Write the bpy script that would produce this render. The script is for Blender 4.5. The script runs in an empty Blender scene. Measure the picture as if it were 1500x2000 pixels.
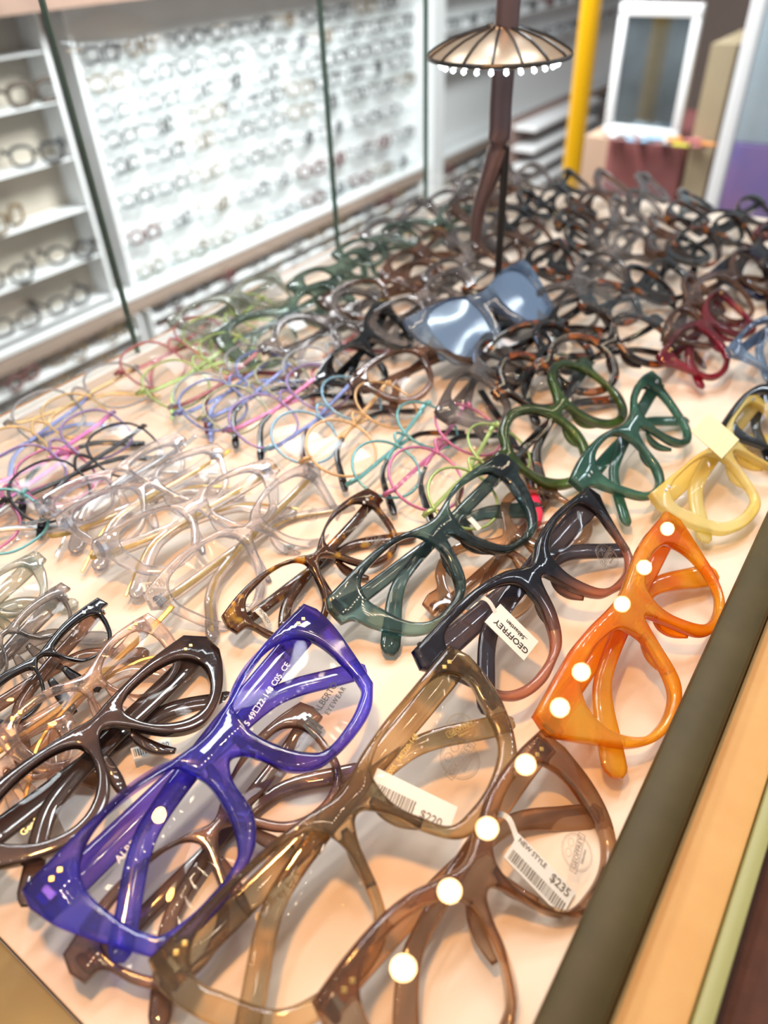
import bpy, bmesh, math, random
import mathutils.geometry
from mathutils import Vector, Matrix
rnd = random.Random(7)
SC = bpy.context.scene
COL = SC.collection

# ------------------------------------------------------------------ camera, world, lights, exposure
H = 0.262                      # camera height over the table top (m)
FPX = 1430.0                   # focal length for a 1500 x 2000 picture
R = ((0.8200773652518101, 0.33915063918888416, -0.4609229425179664),
     (0.5711581212716754, -0.5348898193834729, 0.6226325414121283),
     (-0.03537676507341125, -0.773866735980871, -0.6323596756872261))
cam = bpy.data.cameras.new('camera')
camo = bpy.data.objects.new('camera', cam)
COL.objects.link(camo)
camo.matrix_world = Matrix(((R[0][0], -R[0][1], -R[0][2], 0), (R[1][0], -R[1][1], -R[1][2], 0),
                            (R[2][0], -R[2][1], -R[2][2], H), (0, 0, 0, 1)))
cam.sensor_fit = 'HORIZONTAL'
cam.sensor_width = 36
cam.lens = FPX / 1500 * 36
cam.clip_start = 0.002
cam.dof.use_dof = True
cam.dof.focus_distance = 0.315
cam.dof.aperture_fstop = 8.6
SC.camera = camo

w = bpy.data.worlds.new('shop_light')
SC.world = w
w.use_nodes = True
w.node_tree.nodes['Background'].inputs[0].default_value = (0.93, 0.97, 1.0, 1)
w.node_tree.nodes['Background'].inputs[1].default_value = 0.34

def area(name, loc, aim, size, power, col):
    l = bpy.data.lights.new(name, 'AREA')
    l.shape = 'DISK'
    l.size = size
    l.energy = power
    l.color = col
    o = bpy.data.objects.new(name, l)
    COL.objects.link(o)
    o.location = loc
    o.rotation_euler = (Vector(aim) - Vector(loc)).to_track_quat('-Z', 'Y').to_euler()
    return o
area('warm_spot_lamp', (-0.13, 0.08, 0.60), (-0.13, 0.14, 0), 0.05, 2.5, (1.0, 0.47, 0.14))
area('added_wall_fill', (-1.0, 2.0, 0.9), (-2.2, 2.2, -0.3), 0.6, 85.0, (0.96, 0.99, 1.0))  # added light that whitens the wall unit, no fixture known
# added overhead lights, unseen, that give the frames bright highlights
for px_, py_, pw in ((-0.15, 0.55, 3.2), (-0.60, 0.45, 5.5), (-0.15, 1.1, 6.0), (-0.65, 1.2, 7.0), (-1.1, 0.8, 6.0)):
    o_ = area('added_panel_light', (px_, py_, 1.35), (px_, py_, 0), 0.12, pw, (0.93, 0.97, 1.0))
    o_.data.shape = 'RECTANGLE'; o_.data.size = 0.10; o_.data.size_y = 0.42

SC.view_settings.view_transform = 'Standard'
SC.view_settings.look = 'None'
SC.view_settings.gamma = 1.0
SC.view_settings.use_curve_mapping = False
SC.view_settings.exposure = 0.0
cy = SC.cycles
cy.max_bounces = 12
cy.diffuse_bounces = 2
cy.glossy_bounces = 3
cy.transmission_bounces = 9
cy.transparent_max_bounces = 32
cy.sample_clamp_indirect = 4.0
cy.blur_glossy = 0.15
cy.use_denoising = True

# ------------------------------------------------------------------ helpers
def ray(px, py):
    a, b = px - 750.0, py - 1000.0
    return Vector((R[0][0]*a + R[0][1]*b + R[0][2]*FPX, R[1][0]*a + R[1][1]*b + R[1][2]*FPX, R[2][0]*a + R[2][1]*b + R[2][2]*FPX))
def atZ(px, py, z=0.0):
    d = ray(px, py); t = (z - H) / d.z
    return Vector((0, 0, H)) + d * t
def atX(px, py, x):
    d = ray(px, py); return Vector((0, 0, H)) + d * (x / d.x)
def atY(px, py, y):
    d = ray(px, py); return Vector((0, 0, H)) + d * (y / d.y)

def tag(o, label=None, cat=None, group=None, kind=None):
    if label: o['label'] = label
    if cat: o['category'] = cat
    if group: o['group'] = group
    if kind: o['kind'] = kind
    return o
def link(name, me, parent=None, mat=None, smooth=None):
    if mat is not None and not me.materials: me.materials.append(mat)
    if smooth is not None:
        me.shade_smooth(); me.set_sharp_from_angle(angle=math.radians(smooth))
    o = bpy.data.objects.new(name, me)
    COL.objects.link(o)
    if parent: o.parent = parent
    return o
def bm_obj(name, bm, mat, parent=None, smooth=None):
    me = bpy.data.meshes.new(name); bm.to_mesh(me); bm.free()
    return link(name, me, parent, mat, smooth)
def empty(name, loc=(0, 0, 0)):
    o = bpy.data.objects.new(name, None); COL.objects.link(o); o.location = loc
    o.empty_display_size = 0.02
    return o
def add_box(bm, lo, hi, bev=0.0, mtx=None):
    r = bmesh.ops.create_cube(bm, size=1)
    vs = r['verts']
    for v in vs:
        v.co = Vector(((lo[i] + hi[i]) / 2 + v.co[i] * (hi[i] - lo[i]) for i in range(3)))
    if bev:
        es = list({e for v in vs for e in v.link_edges})
        g = bmesh.ops.bevel(bm, geom=es, offset=bev, segments=2, affect='EDGES', profile=0.5)
        vs = list({v for f in g['faces'] for v in f.verts} | {v for v in vs if v.is_valid})
    if mtx is not None:
        for v in vs: v.co = mtx @ v.co
def box(name, lo, hi, mat, parent=None, bev=0.0, mtx=None):
    bm = bmesh.new(); add_box(bm, lo, hi, bev, mtx)
    return bm_obj(name, bm, mat, parent, 35 if bev else None)
def catmull(pts, n, closed=False, corner=()):
    P = [Vector(p) for p in pts]; N = len(P); out = []
    segs = N if closed else N - 1
    for i in range(segs):
        p1, p2 = P[i % N], P[(i+1) % N]
        p0 = P[(i-1) % N] if (closed or i > 0) else p1 + (p1 - p2)
        p3 = P[(i+2) % N] if (closed or i < N-2) else p2 + (p2 - p1)
        # centripetal-ish tangents limited to the segment length
        d = (p2 - p1).length
        m1, m2 = (p2 - p0), (p3 - p1)
        if m1.length > 1e-9: m1 = m1.normalized() * d
        if m2.length > 1e-9: m2 = m2.normalized() * d
        if (i % N) in corner: m1 = (p2 - p1)
        if ((i+1) % N) in corner: m2 = (p2 - p1)
        for k in range(n):
            t = k / n
            out.append((2*t**3-3*t*t+1)*p1 + (t**3-2*t*t+t)*m1 + (-2*t**3+3*t*t)*p2 + (t**3-t*t)*m2)
    if not closed: out.append(P[-1])
    return out
def tube_bm(bm, path, rad, n=8, closed=False):
    rings = []
    L = len(path)
    for i, p in enumerate(path):
        p = Vector(p)
        a = Vector(path[(i-1) % L]) if (closed or i > 0) else p
        b = Vector(path[(i+1) % L]) if (closed or i < L-1) else p
        t = (b - a).normalized()
        u = t.cross(Vector((0, 0, 1)))
        if u.length < 0.05: u = t.cross(Vector((0, 1, 0)))
        u.normalize(); v = t.cross(u)
        r = rad[i] if isinstance(rad, (list, tuple)) else rad
        rings.append([bm.verts.new(p + r*(math.cos(2*math.pi*k/n)*u + math.sin(2*math.pi*k/n)*v)) for k in range(n)])
    m = L if closed else L - 1
    for i in range(m):
        A, B = rings[i], rings[(i+1) % L]
        for k in range(n):
            bm.faces.new((A[k], A[(k+1) % n], B[(k+1) % n], B[k]))
    if not closed:
        bm.faces.new(rings[0][::-1]); bm.faces.new(rings[-1])
def lathe_bm(bm, prof, n=32, center=(0, 0, 0)):
    rings = []
    for r, z in prof:
        rings.append([bm.verts.new((center[0] + r*math.cos(2*math.pi*k/n), center[1] + r*math.sin(2*math.pi*k/n), center[2] + z)) for k in range(n)])
    for A, B in zip(rings, rings[1:]):
        for k in range(n):
            bm.faces.new((A[k], A[(k+1) % n], B[(k+1) % n], B[k]))
    bm.faces.new(rings[0][::-1]); bm.faces.new(rings[-1])

# ------------------------------------------------------------------ materials
def newmat(name):
    m = bpy.data.materials.new(name); m.use_nodes = True
    nt = m.node_tree
    for n in list(nt.nodes): nt.nodes.remove(n)
    out = nt.nodes.new('ShaderNodeOutputMaterial')
    return m, nt, out
def plain(name, col, rough=0.5, metal=0.0, noise=0.0, scale=30, coat=0.0, bump=0.0, col2=None, trans=0.0, spec=0.5):
    m, nt, out = newmat(name)
    p = nt.nodes.new('ShaderNodeBsdfPrincipled')
    p.inputs['Base Color'].default_value = (*col, 1)
    p.inputs['Roughness'].default_value = rough
    p.inputs['Metallic'].default_value = metal
    p.inputs['Coat Weight'].default_value = coat
    p.inputs['Specular IOR Level'].default_value = spec
    p.inputs['Transmission Weight'].default_value = trans
    if noise or bump or col2:
        tc = nt.nodes.new('ShaderNodeTexCoord')
        tx = nt.nodes.new('ShaderNodeTexNoise'); tx.inputs['Scale'].default_value = scale
        tx.inputs['Detail'].default_value = 5
        nt.links.new(tc.outputs['Object'], tx.inputs['Vector'])
        mx = nt.nodes.new('ShaderNodeMix'); mx.data_type = 'RGBA'
        c2 = col2 or tuple(max(0, c*(1-noise)) for c in col)
        mx.inputs['A'].default_value = (*col, 1); mx.inputs['B'].default_value = (*c2, 1)
        nt.links.new(tx.outputs['Fac'], mx.inputs['Factor'])
        nt.links.new(mx.outputs['Result'], p.inputs['Base Color'])
        if bump:
            bp = nt.nodes.new('ShaderNodeBump'); bp.inputs['Strength'].default_value = bump
            bp.inputs['Distance'].default_value = 0.002
            nt.links.new(tx.outputs['Fac'], bp.inputs['Height']); nt.links.new(bp.outputs['Normal'], p.inputs['Normal'])
    nt.links.new(p.outputs[0], out.inputs[0])
    return m
def emit(name, col, s):
    m, nt, out = newmat(name)
    e = nt.nodes.new('ShaderNodeEmission'); e.inputs[0].default_value = (*col, 1); e.inputs[1].default_value = s
    nt.links.new(e.outputs[0], out.inputs[0]); return m
def fresnel(nt, ior):
    """fresnel share that stays right for light leaving a thin sheet (no false total reflection)"""
    fr = nt.nodes.new('ShaderNodeFresnel'); ge = nt.nodes.new('ShaderNodeNewGeometry')
    mr = nt.nodes.new('ShaderNodeMapRange'); mr.inputs['To Min'].default_value = ior; mr.inputs['To Max'].default_value = 1.0/ior
    nt.links.new(ge.outputs['Backfacing'], mr.inputs['Value']); nt.links.new(mr.outputs[0], fr.inputs['IOR'])
    return fr
def acetate(name, col, clear=0.5, refr=0.5, col2=None, scale=60, edge=None, axis_mix=None, thr=(0.42, 0.58), body=0.35):
    """glossy cellulose acetate: part tinted clear, part solid tone, a real glossy skin.
    clear = share of light that passes straight, refr = share refracted, the rest is solid colour."""
    m, nt, out = newmat(name)
    L = nt.links
    colsock = None
    if col2 is not None:
        tc = nt.nodes.new('ShaderNodeTexCoord')
        if axis_mix:
            sp = nt.nodes.new('ShaderNodeSeparateXYZ'); L.new(tc.outputs['Object'], sp.inputs[0])
            mr = nt.nodes.new('ShaderNodeMapRange'); mr.inputs['From Min'].default_value = axis_mix[0]; mr.inputs['From Max'].default_value = axis_mix[1]
            L.new(sp.outputs['Y'], mr.inputs['Value']); fac = mr.outputs[0]
        else:
            tx = nt.nodes.new('ShaderNodeTexNoise'); tx.inputs['Scale'].default_value = scale; tx.inputs['Detail'].default_value = 2.5
            tx.inputs['Distortion'].default_value = 0.6
            L.new(tc.outputs['Object'], tx.inputs['Vector'])
            mr = nt.nodes.new('ShaderNodeMapRange'); mr.inputs['From Min'].default_value = thr[0]; mr.inputs['From Max'].default_value = thr[1]
            L.new(tx.outputs['Fac'], mr.inputs['Value']); fac = mr.outputs[0]
        mx = nt.nodes.new('ShaderNodeMix'); mx.data_type = 'RGBA'
        mx.inputs['A'].default_value = (*col, 1); mx.inputs['B'].default_value = (*col2, 1)
        L.new(fac, mx.inputs['Factor']); colsock = mx.outputs['Result']
    lw = nt.nodes.new('ShaderNodeLayerWeight'); lw.inputs['Blend'].default_value = 0.45
    ex = nt.nodes.new('ShaderNodeMapRange'); ex.inputs['To Min'].default_value = 0.85; ex.inputs['To Max'].default_value = edge or 3.2
    L.new(lw.outputs['Facing'], ex.inputs['Value'])  # edges darkened in the colour, standing in for absorption and refraction
    pass
    gm = nt.nodes.new('ShaderNodeGamma'); L.new(ex.outputs[0], gm.inputs['Gamma'])
    if colsock: L.new(colsock, gm.inputs['Color'])
    else: gm.inputs['Color'].default_value = (*col, 1)

    def setc(sock): L.new(gm.outputs[0], sock)
    tr = nt.nodes.new('ShaderNodeBsdfTransparent'); setc(tr.inputs[0])
    rf = nt.nodes.new('ShaderNodeBsdfPrincipled'); setc(rf.inputs['Base Color'])
    rf.inputs['Transmission Weight'].default_value = 1.0; rf.inputs['Roughness'].default_value = 0.03; rf.inputs['IOR'].default_value = 1.47
    sd = nt.nodes.new('ShaderNodeBsdfPrincipled'); setc(sd.inputs['Base Color'])
    sd.inputs['Roughness'].default_value = 0.1
    m1 = nt.nodes.new('ShaderNodeMixShader'); m1.inputs[0].default_value = refr
    L.new(tr.outputs[0], m1.inputs[1]); L.new(rf.outputs[0], m1.inputs[2])
    m2 = nt.nodes.new('ShaderNodeMixShader'); m2.inputs[0].default_value = 1 - clear
    L.new(m1.outputs[0], m2.inputs[1]); L.new(sd.outputs[0], m2.inputs[2])
    gl = nt.nodes.new('ShaderNodeBsdfGlossy'); gl.inputs['Roughness'].default_value = 0.04
    fr = fresnel(nt, 1.42)
    m3 = nt.nodes.new('ShaderNodeMixShader'); L.new(fr.outputs[0], m3.inputs[0])
    L.new(m2.outputs[0], m3.inputs[1]); L.new(gl.outputs[0], m3.inputs[2])
    L.new(m3.outputs[0], out.inputs[0])
    return m
def thin_glass(name, tint=(1, 1, 1), ior=1.45, rough=0.0):
    m, nt, out = newmat(name)
    L = nt.links
    tr = nt.nodes.new('ShaderNodeBsdfTransparent'); tr.inputs[0].default_value = (*tint, 1)
    gl = nt.nodes.new('ShaderNodeBsdfGlossy'); gl.inputs['Roughness'].default_value = rough
    fr = fresnel(nt, ior)
    mx = nt.nodes.new('ShaderNodeMixShader')
    L.new(fr.outputs[0], mx.inputs[0]); L.new(tr.outputs[0], mx.inputs[1]); L.new(gl.outputs[0], mx.inputs[2])
    L.new(mx.outputs[0], out.inputs[0]); return m

M = {}
M['lens'] = thin_glass('demo_lens', (0.985, 0.985, 0.98), 1.16, 0.02)
M['pane'] = thin_glass('window_glass', (0.97, 0.99, 0.985), 1.5)
M['ink'] = plain('black_print', (0.03, 0.03, 0.03), 0.5)
M['greyink'] = plain('grey_print', (0.20, 0.17, 0.14), 0.5)
M['whiteink'] = plain('white_print', (0.85, 0.85, 0.9), 0.4)
M['gold'] = plain('gold_foil', (0.75, 0.52, 0.18), 0.3, 0.8)
M['steel'] = plain('polished_steel', (0.75, 0.74, 0.72), 0.18, 1.0)
M['paper'] = plain('tag_paper', (0.86, 0.86, 0.82), 0.6, noise=0.04)
M['redrubber'] = plain('red_tip', (0.75, 0.02, 0.08), 0.25)
A = {}
A['blue'] = acetate('ultramarine_acetate', (0.23, 0.22, 0.94), 0.9, 0.6, (0.17, 0.10, 0.55), 22, thr=(0.35, 0.65), edge=2.8)
A['green'] = acetate('bottle_green_acetate', (0.27, 0.43, 0.42), 0.93, 0.65, (0.11, 0.17, 0.20), 26, thr=(0.40, 0.62))
A['gold'] = acetate('olive_smoke_acetate', (0.74, 0.60, 0.38), 0.95, 0.75, (0.52, 0.38, 0.20), 25)
A['champagne'] = acetate('champagne_acetate', (0.80, 0.60, 0.42), 0.95, 0.7, (0.62, 0.42, 0.26), 25)
A['orange'] = acetate('amber_acetate', (1.0, 0.66, 0.10), 0.75, 0.45, (0.95, 0.42, 0.02), 30, edge=2.2)
A['black'] = acetate('ink_to_rose_acetate', (0.70, 0.44, 0.35), 0.85, 0.5, (0.10, 0.10, 0.14), axis_mix=(-0.030, -0.008))
A['inky'] = acetate('ink_acetate', (0.16, 0.15, 0.20), 0.8, 0.5, (0.28, 0.24, 0.27), 30)
A['tort'] = acetate('tortoise_acetate', (0.16, 0.07, 0.03), 0.6, 0.45, (0.95, 0.58, 0.08), 85, thr=(0.55, 0.66))
A['clear'] = acetate('crystal_acetate', (0.955, 0.95, 0.97), 0.98, 0.7, edge=5)
A['pinkclear'] = acetate('rose_crystal_acetate', (0.95, 0.87, 0.83), 0.96, 0.6, edge=6)
A['brown'] = acetate('dark_brown_acetate', (0.24, 0.16, 0.13), 0.7, 0.45, (0.15, 0.10, 0.09), 25)
A['teal'] = acetate('teal_acetate', (0.24, 0.46, 0.38), 0.7, 0.45, (0.14, 0.32, 0.28), 30)
A['leaf'] = acetate('leaf_green_acetate', (0.26, 0.38, 0.14), 0.7, 0.45, (0.16, 0.25, 0.09), 40)
A['yellow'] = acetate('lemon_acetate', (1.0, 0.94, 0.55), 0.6, 0.35, (1.0, 0.86, 0.36), 25, edge=2)
A['burgundy'] = acetate('burgundy_acetate', (0.62, 0.10, 0.18), 0.75, 0.45, (0.42, 0.06, 0.12), 30)
A['smoke'] = acetate('smoke_acetate', (0.70, 0.68, 0.68), 0.88, 0.5, (0.45, 0.43, 0.43), 35)
A['olive'] = acetate('pale_olive_acetate', (0.78, 0.81, 0.77), 0.88, 0.5, (0.62, 0.65, 0.60), 35)
A['darktort'] = acetate('dark_tortoise_acetate', (0.04, 0.02, 0.012), 0.3, 0.3, (0.50, 0.20, 0.04), 80, thr=(0.55, 0.64))
A['umber'] = acetate('umber_acetate', (0.55, 0.38, 0.28), 0.85, 0.5, (0.40, 0.27, 0.21), 40)
A['jet'] = acetate('black_acetate', (0.02, 0.022, 0.03), 0.15, 0.3)
A['navy'] = acetate('navy_acetate', (0.03, 0.05, 0.16), 0.4, 0.3, (0.02, 0.02, 0.06), 30)
A['forest'] = acetate('grey_green_acetate', (0.48, 0.60, 0.54), 0.85, 0.5, (0.34, 0.44, 0.40), 30)
A['paleblue'] = acetate('pale_blue_acetate', (0.55, 0.68, 0.82), 0.7, 0.45, (0.30, 0.40, 0.55), 30)
E_ = {}
for n, c in dict(tealm=(0.05, 0.42, 0.46), pinkm=(0.62, 0.08, 0.32), limem=(0.36, 0.56, 0.10), orangem=(0.75, 0.42, 0.12), bluem=(0.10, 0.16, 0.52),
                 skym=(0.15, 0.42, 0.62), olivem=(0.30, 0.34, 0.18), purplem=(0.22, 0.12, 0.42), redm=(0.45, 0.05, 0.07), goldm=(0.75, 0.50, 0.16),
                 blackm=(0.03, 0.03, 0.035), greym=(0.30, 0.32, 0.36), magentam=(0.60, 0.04, 0.40)).items():
    E_[n] = plain(n[:-1] + '_enamel', tuple(min(1, 0.72*v + 0.12) for v in c) if n != 'blackm' else c, 0.25, 0.35)

# ------------------------------------------------------------------ eyewear shapes (millimetres, right half; mirrored)
# o: outer outline from bridge top to bridge bottom (x, y, [1 = sharp corner]); l: lens outline
ST = {
 'bigsquare': dict(W=70.5, o=[(0,-1),(14,1.5),(28,5.5),(45,8),(70,9,1),(72,3,1),(70.5,-7),(66,-20),(59.5,-36,1),(49,-42),(35,-43.5),(22,-42),(15,-39),(9,-32),(6,-21),(3,-16),(0,-14.2)],
    l=[(13,-7),(15,-1),(25,3.5),(37,5),(49,3.5),(57,-3),(58.5,-16),(54.5,-33),(48,-36.5),(38,-38.5),(24,-38),(18,-32),(14,-23),(12,-14)]),
 'square': dict(W=69, o=[(0,4),(10,6),(25,10),(40,11),(68,9,1),(71,5,1),(71,-4.5,1),(65.5,-7),(62,-15),(54,-27),(48,-32.5),(40,-36),(26,-36),(15,-32),(9,-25),(4,-13.5),(2,-8),(0,-6.3)],
    l=[(10,-4),(14,4),(24,7),(38,7),(50,4.5),(54.5,-3),(53,-11),(48,-24),(40,-31),(30,-32),(20,-29.5),(13,-20),(9.5,-12)]),
 'cateye_square': dict(W=73, o=[(0,0),(14,3.3),(28,5.5),(42,6.5),(72,8.5,1),(74.5,0,1),(73,-9),(67.5,-23),(58,-35),(48,-40),(40,-42),(26,-42),(18,-39),(12,-30),(7,-17),(3,-10.5),(0,-9.1)],
    l=[(11,-9),(14,-2),(26,2.5),(45,4),(60,2.3),(65.5,-5),(62,-15),(56,-27),(50,-32),(39,-35.5),(28,-36),(19,-34),(14,-25),(11,-17)]),
 'panto_big': dict(W=60, o=[(0,0),(8,2.2),(20,7),(32,9),(46,9),(60,7.5,1),(62.5,-3,1),(61,-18),(56,-31),(48,-38.5),(36,-41.5),(20,-40),(9,-27),(4,-15),(0,-11)],
    l=[(8,-9),(13,-2.5),(26,3),(37,4),(47,1.5),(52,-8),(51.5,-20),(48.5,-31),(40,-37),(28,-38),(16,-34.5),(9,-21)]),
 'amber_square': dict(W=71, o=[(0,8),(10,9),(23,11),(40,12),(71,9.5,1),(73.5,1,1),(69,-6),(61,-17.5),(54,-27),(44,-34),(32,-36.5),(20,-34.5),(13,-29),(6,-15),(3,-9),(0,-5.5)],
    l=[(12,-3),(15,1),(27,4.5),(38,4.5),(49,1),(54.5,-7),(54,-18),(47,-28.5),(38,-32),(28,-32),(20,-28.5),(12.5,-17),(10.5,-9)]),
 'ink_square': dict(W=71, o=[(0,1),(14,6.5),(30,9.5),(44,10),(72,8.5,1),(74.5,1,1),(68,-8),(62,-20),(57,-30),(50,-35.5),(38,-37.5),(28,-35.5),(18,-32),(9,-22),(3,-9),(0,-6.4)],
    l=[(12,-8),(15,0),(30,5.5),(45,6),(57,4.5),(61.5,-3),(60,-13),(56,-26),(48,-31.5),(37,-33),(23,-30),(14,-18)]),
 'small_square': dict(W=56, o=[(0,1),(8,4.5),(20,9),(32,11),(45,10.5),(56,8.5,1),(58,3,1),(57,-2.5,1),(51.5,-4),(48.5,-14),(44,-22),(34,-27.5),(21,-26),(13,-20),(6,-8),(3,-4.5),(0,-3)],
    l=[(8,-1),(12,4.5),(22,7.5),(33,7.6),(43,6),(48,-1),(46,-12),(41.5,-20),(34,-23.8),(24,-23.2),(16,-18.5),(11,-10)]),
 'wide_soft': dict(W=63, o=[(0,3),(9,7.5),(22,11),(36,12.5),(50,11.5),(63,9,1),(65.5,1,1),(61,-3),(57,-13),(52,-24),(46,-30),(33,-32.5),(20,-28.5),(12,-20),(6,-9),(0,-1.5)],
    l=[(9.5,0),(16,6.5),(28,8.7),(40,8.3),(51,5.5),(55,-3),(52,-14),(47,-24),(40,-28.2),(31,-28.4),(20.5,-23.5),(12.5,-14)]),
 'angular': dict(W=61, o=[(0,5),(8,6.5),(22,8.5),(36,10),(56,10.5,1),(63.5,3,1),(62,-6,1),(55,-14),(46,-21.5),(36,-26.5),(27,-28),(19,-25),(13,-19),(6,-7),(3,-3),(0,-1.5)],
    l=[(10.5,-1),(15,3),(24,5),(36,5),(46,2),(50,-6),(46,-14),(40,-19.5),(32,-22.5),(24,-21.5),(16,-16),(11.5,-9)]),
 'cateye': dict(W=68, o=[(0,5),(10,6),(25,11),(40,13),(55,12.5),(69,10,1),(69,1,1),(61,-2),(56,-10),(50,-19),(43,-28),(34,-33),(24,-33),(14,-26),(9,-12),(4,-5),(0,-4)],
    l=[(13,-3),(18,5),(30,8),(43,7.5),(50.5,2),(51,-7),(46,-17),(39,-26),(31,-29),(23,-28),(16,-20),(12.5,-11)]),
}
def arc(cx, cy, r, a0, a1, n):
    return [(cx + r*math.cos(math.radians(a0 + (a1-a0)*i/n)), cy + r*math.sin(math.radians(a0 + (a1-a0)*i/n))) for i in range(n+1)]
ST['round'] = dict(W=66, o=[(0,2),(5,4)] + arc(32, -9, 27.5, 140, 38, 5) + [(60,9),(66,8,1),(68,0,1),(59,-3)] + arc(32, -9, 27.5, -5, -215, 8)[1:-1] + [(3,-5),(0,-4)],
                   l=arc(32, -9, 22, 180, -150, 11))
ST['clubmaster'] = dict(W=68, o=[(0,4),(10,6),(28,10),(45,11),(66,10,1),(68,0,1),(60,-1),(56,-12),(50,-23),(42,-28),(30,-29),(20,-26),(13,-18),(8,-6),(3,0),(0,1)],
                        l=[(11,-2),(16,1),(28,3.5),(44,3.5),(54,0),(53,-10),(48,-20),(41,-25.5),(30,-26.5),(21,-24),(15,-16),(11.5,-8)])
K_WRAP = 6 / 4900.0
def outline(style, n):
    o = [Vector((p[0], p[1], 0)) for p in style['o']]
    cor = {i for i, p in enumerate(style['o']) if len(p) > 2}
    N = len(o)
    full = o + [Vector((-p.x, p.y, 0)) for p in reversed(o[1:-1])]
    F = len(full)
    corn = set(cor) | {(F - i) % F for i in cor}
    return catmull(full, n, True, corn)
def lens_pts(style, n, side):
    l = [Vector((side*p[0], p[1], 0)) for p in style['l']]
    return catmull(l, n, True)
_cache = {}
def inside(p, poly):
    c = False; n = len(poly); x, y = p
    for i in range(n):
        a, b = poly[i], poly[i-1]
        if (a[1] > y) != (b[1] > y) and x < (b[0]-a[0])*(y-a[1])/(b[1]-a[1]) + a[0]: c = not c
    return c
def offset_loop(P, d):
    """move a closed loop to its left by d (mm)"""
    n = len(P); out = []
    for i in range(n):
        a, b, c = P[i-1], P[i], P[(i+1) % n]
        t1 = (b-a).normalized(); t2 = (c-b).normalized()
        n1 = Vector((-t1.y, t1.x, 0)); n2 = Vector((-t2.y, t2.x, 0))
        m = (n1+n2)
        if m.length < 1e-6: m = n1
        m.normalize(); k = max(0.55, m.dot(n1))
        out.append(b + m*(d/k))
    return out
def clean_loop(P):
    out = []
    for p in P:
        if not out or (p-out[-1]).length > 0.12: out.append(p)
    if (out[0]-out[-1]).length < 0.12: out.pop()
    area_ = sum(out[i-1].x*out[i].y - out[i].x*out[i-1].y for i in range(len(out)))
    return out, area_
def front_mesh(key, sname, th, bev, n, sx=1.0):
    k = (key, sname, th, bev, n, sx)
    if k in _cache: return _cache[k]
    st = ST[sname]
    loops = []
    for idx, pts in enumerate((outline(st, n), lens_pts(st, n, 1), lens_pts(st, n, -1))):
        P, ar = clean_loop([p*sx for p in pts])
        if (ar > 0) != (idx == 0): P.reverse()      # material is always on the left
        loops.append(P)
    steps = [(0, 1.0), (.076, .617), (.293, .293), (.617, .076), (1.0, 0)] if n > 3 else [(0, 1.0), (.293, .293), (1.0, 0)]
    bm = bmesh.new()
    prof = [(o*bev, th/2 - z*bev) for o, z in steps]
    full = [(o, -z) for o, z in reversed(prof)] + prof
    caps = {1: [], -1: []}
    for P in loops:
        rings = []
        for o, z in full:
            Q = offset_loop(P, o)
            rings.append([bm.verts.new((q.x, q.y, z)) for q in Q])
        for A_, B_ in zip(rings, rings[1:]):
            L = len(A_)
            for i in range(L): bm.faces.new((A_[i], A_[(i+1) % L], B_[(i+1) % L], B_[i]))
        caps[-1].append(rings[0]); caps[1].append(rings[-1])
    for sg in (1, -1):
        co = []; ed = []; polys = []
        for ring in caps[sg]:
            b0 = len(co); co += [Vector((v.co.x, v.co.y)) for v in ring]
            ed += [(b0+i, b0+(i+1) % len(ring)) for i in range(len(ring))]
            polys.append([(v.co.x, v.co.y) for v in ring])
        # a few interior points keep the sheet bending smoothly
        V, E2, F, ov, oe, of = mathutils.geometry.delaunay_2d_cdt(co, ed, [], 0, 1e-4)
        flat = [v for ring in caps[sg] for v in ring]
        vm = []
        for q, o in zip(V, ov):
            vm.append(flat[o[0]] if o else bm.verts.new((q.x, q.y, sg*th/2)))
        for f in F:
            c = (sum(V[i].x for i in f)/len(f), sum(V[i].y for i in f)/len(f))
            if inside(c, polys[0]) and not inside(c, polys[1]) and not inside(c, polys[2]):
                vs = [vm[i] for i in (f if sg > 0 else reversed(f))]
                if len(set(vs)) == len(vs):
                    try: bm.faces.new(vs)
                    except ValueError: pass
    bmesh.ops.recalc_face_normals(bm, faces=bm.faces)
    for v in bm.verts:
        x, y, z = v.co
        v.co = (x*.001, y*.001, (z - K_WRAP*x*x)*.001)
    me = bpy.data.meshes.new('front'); bm.to_mesh(me); bm.free()
    me.shade_smooth(); me.set_sharp_from_angle(angle=math.radians(38))
    _cache[k] = me
    return me
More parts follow.
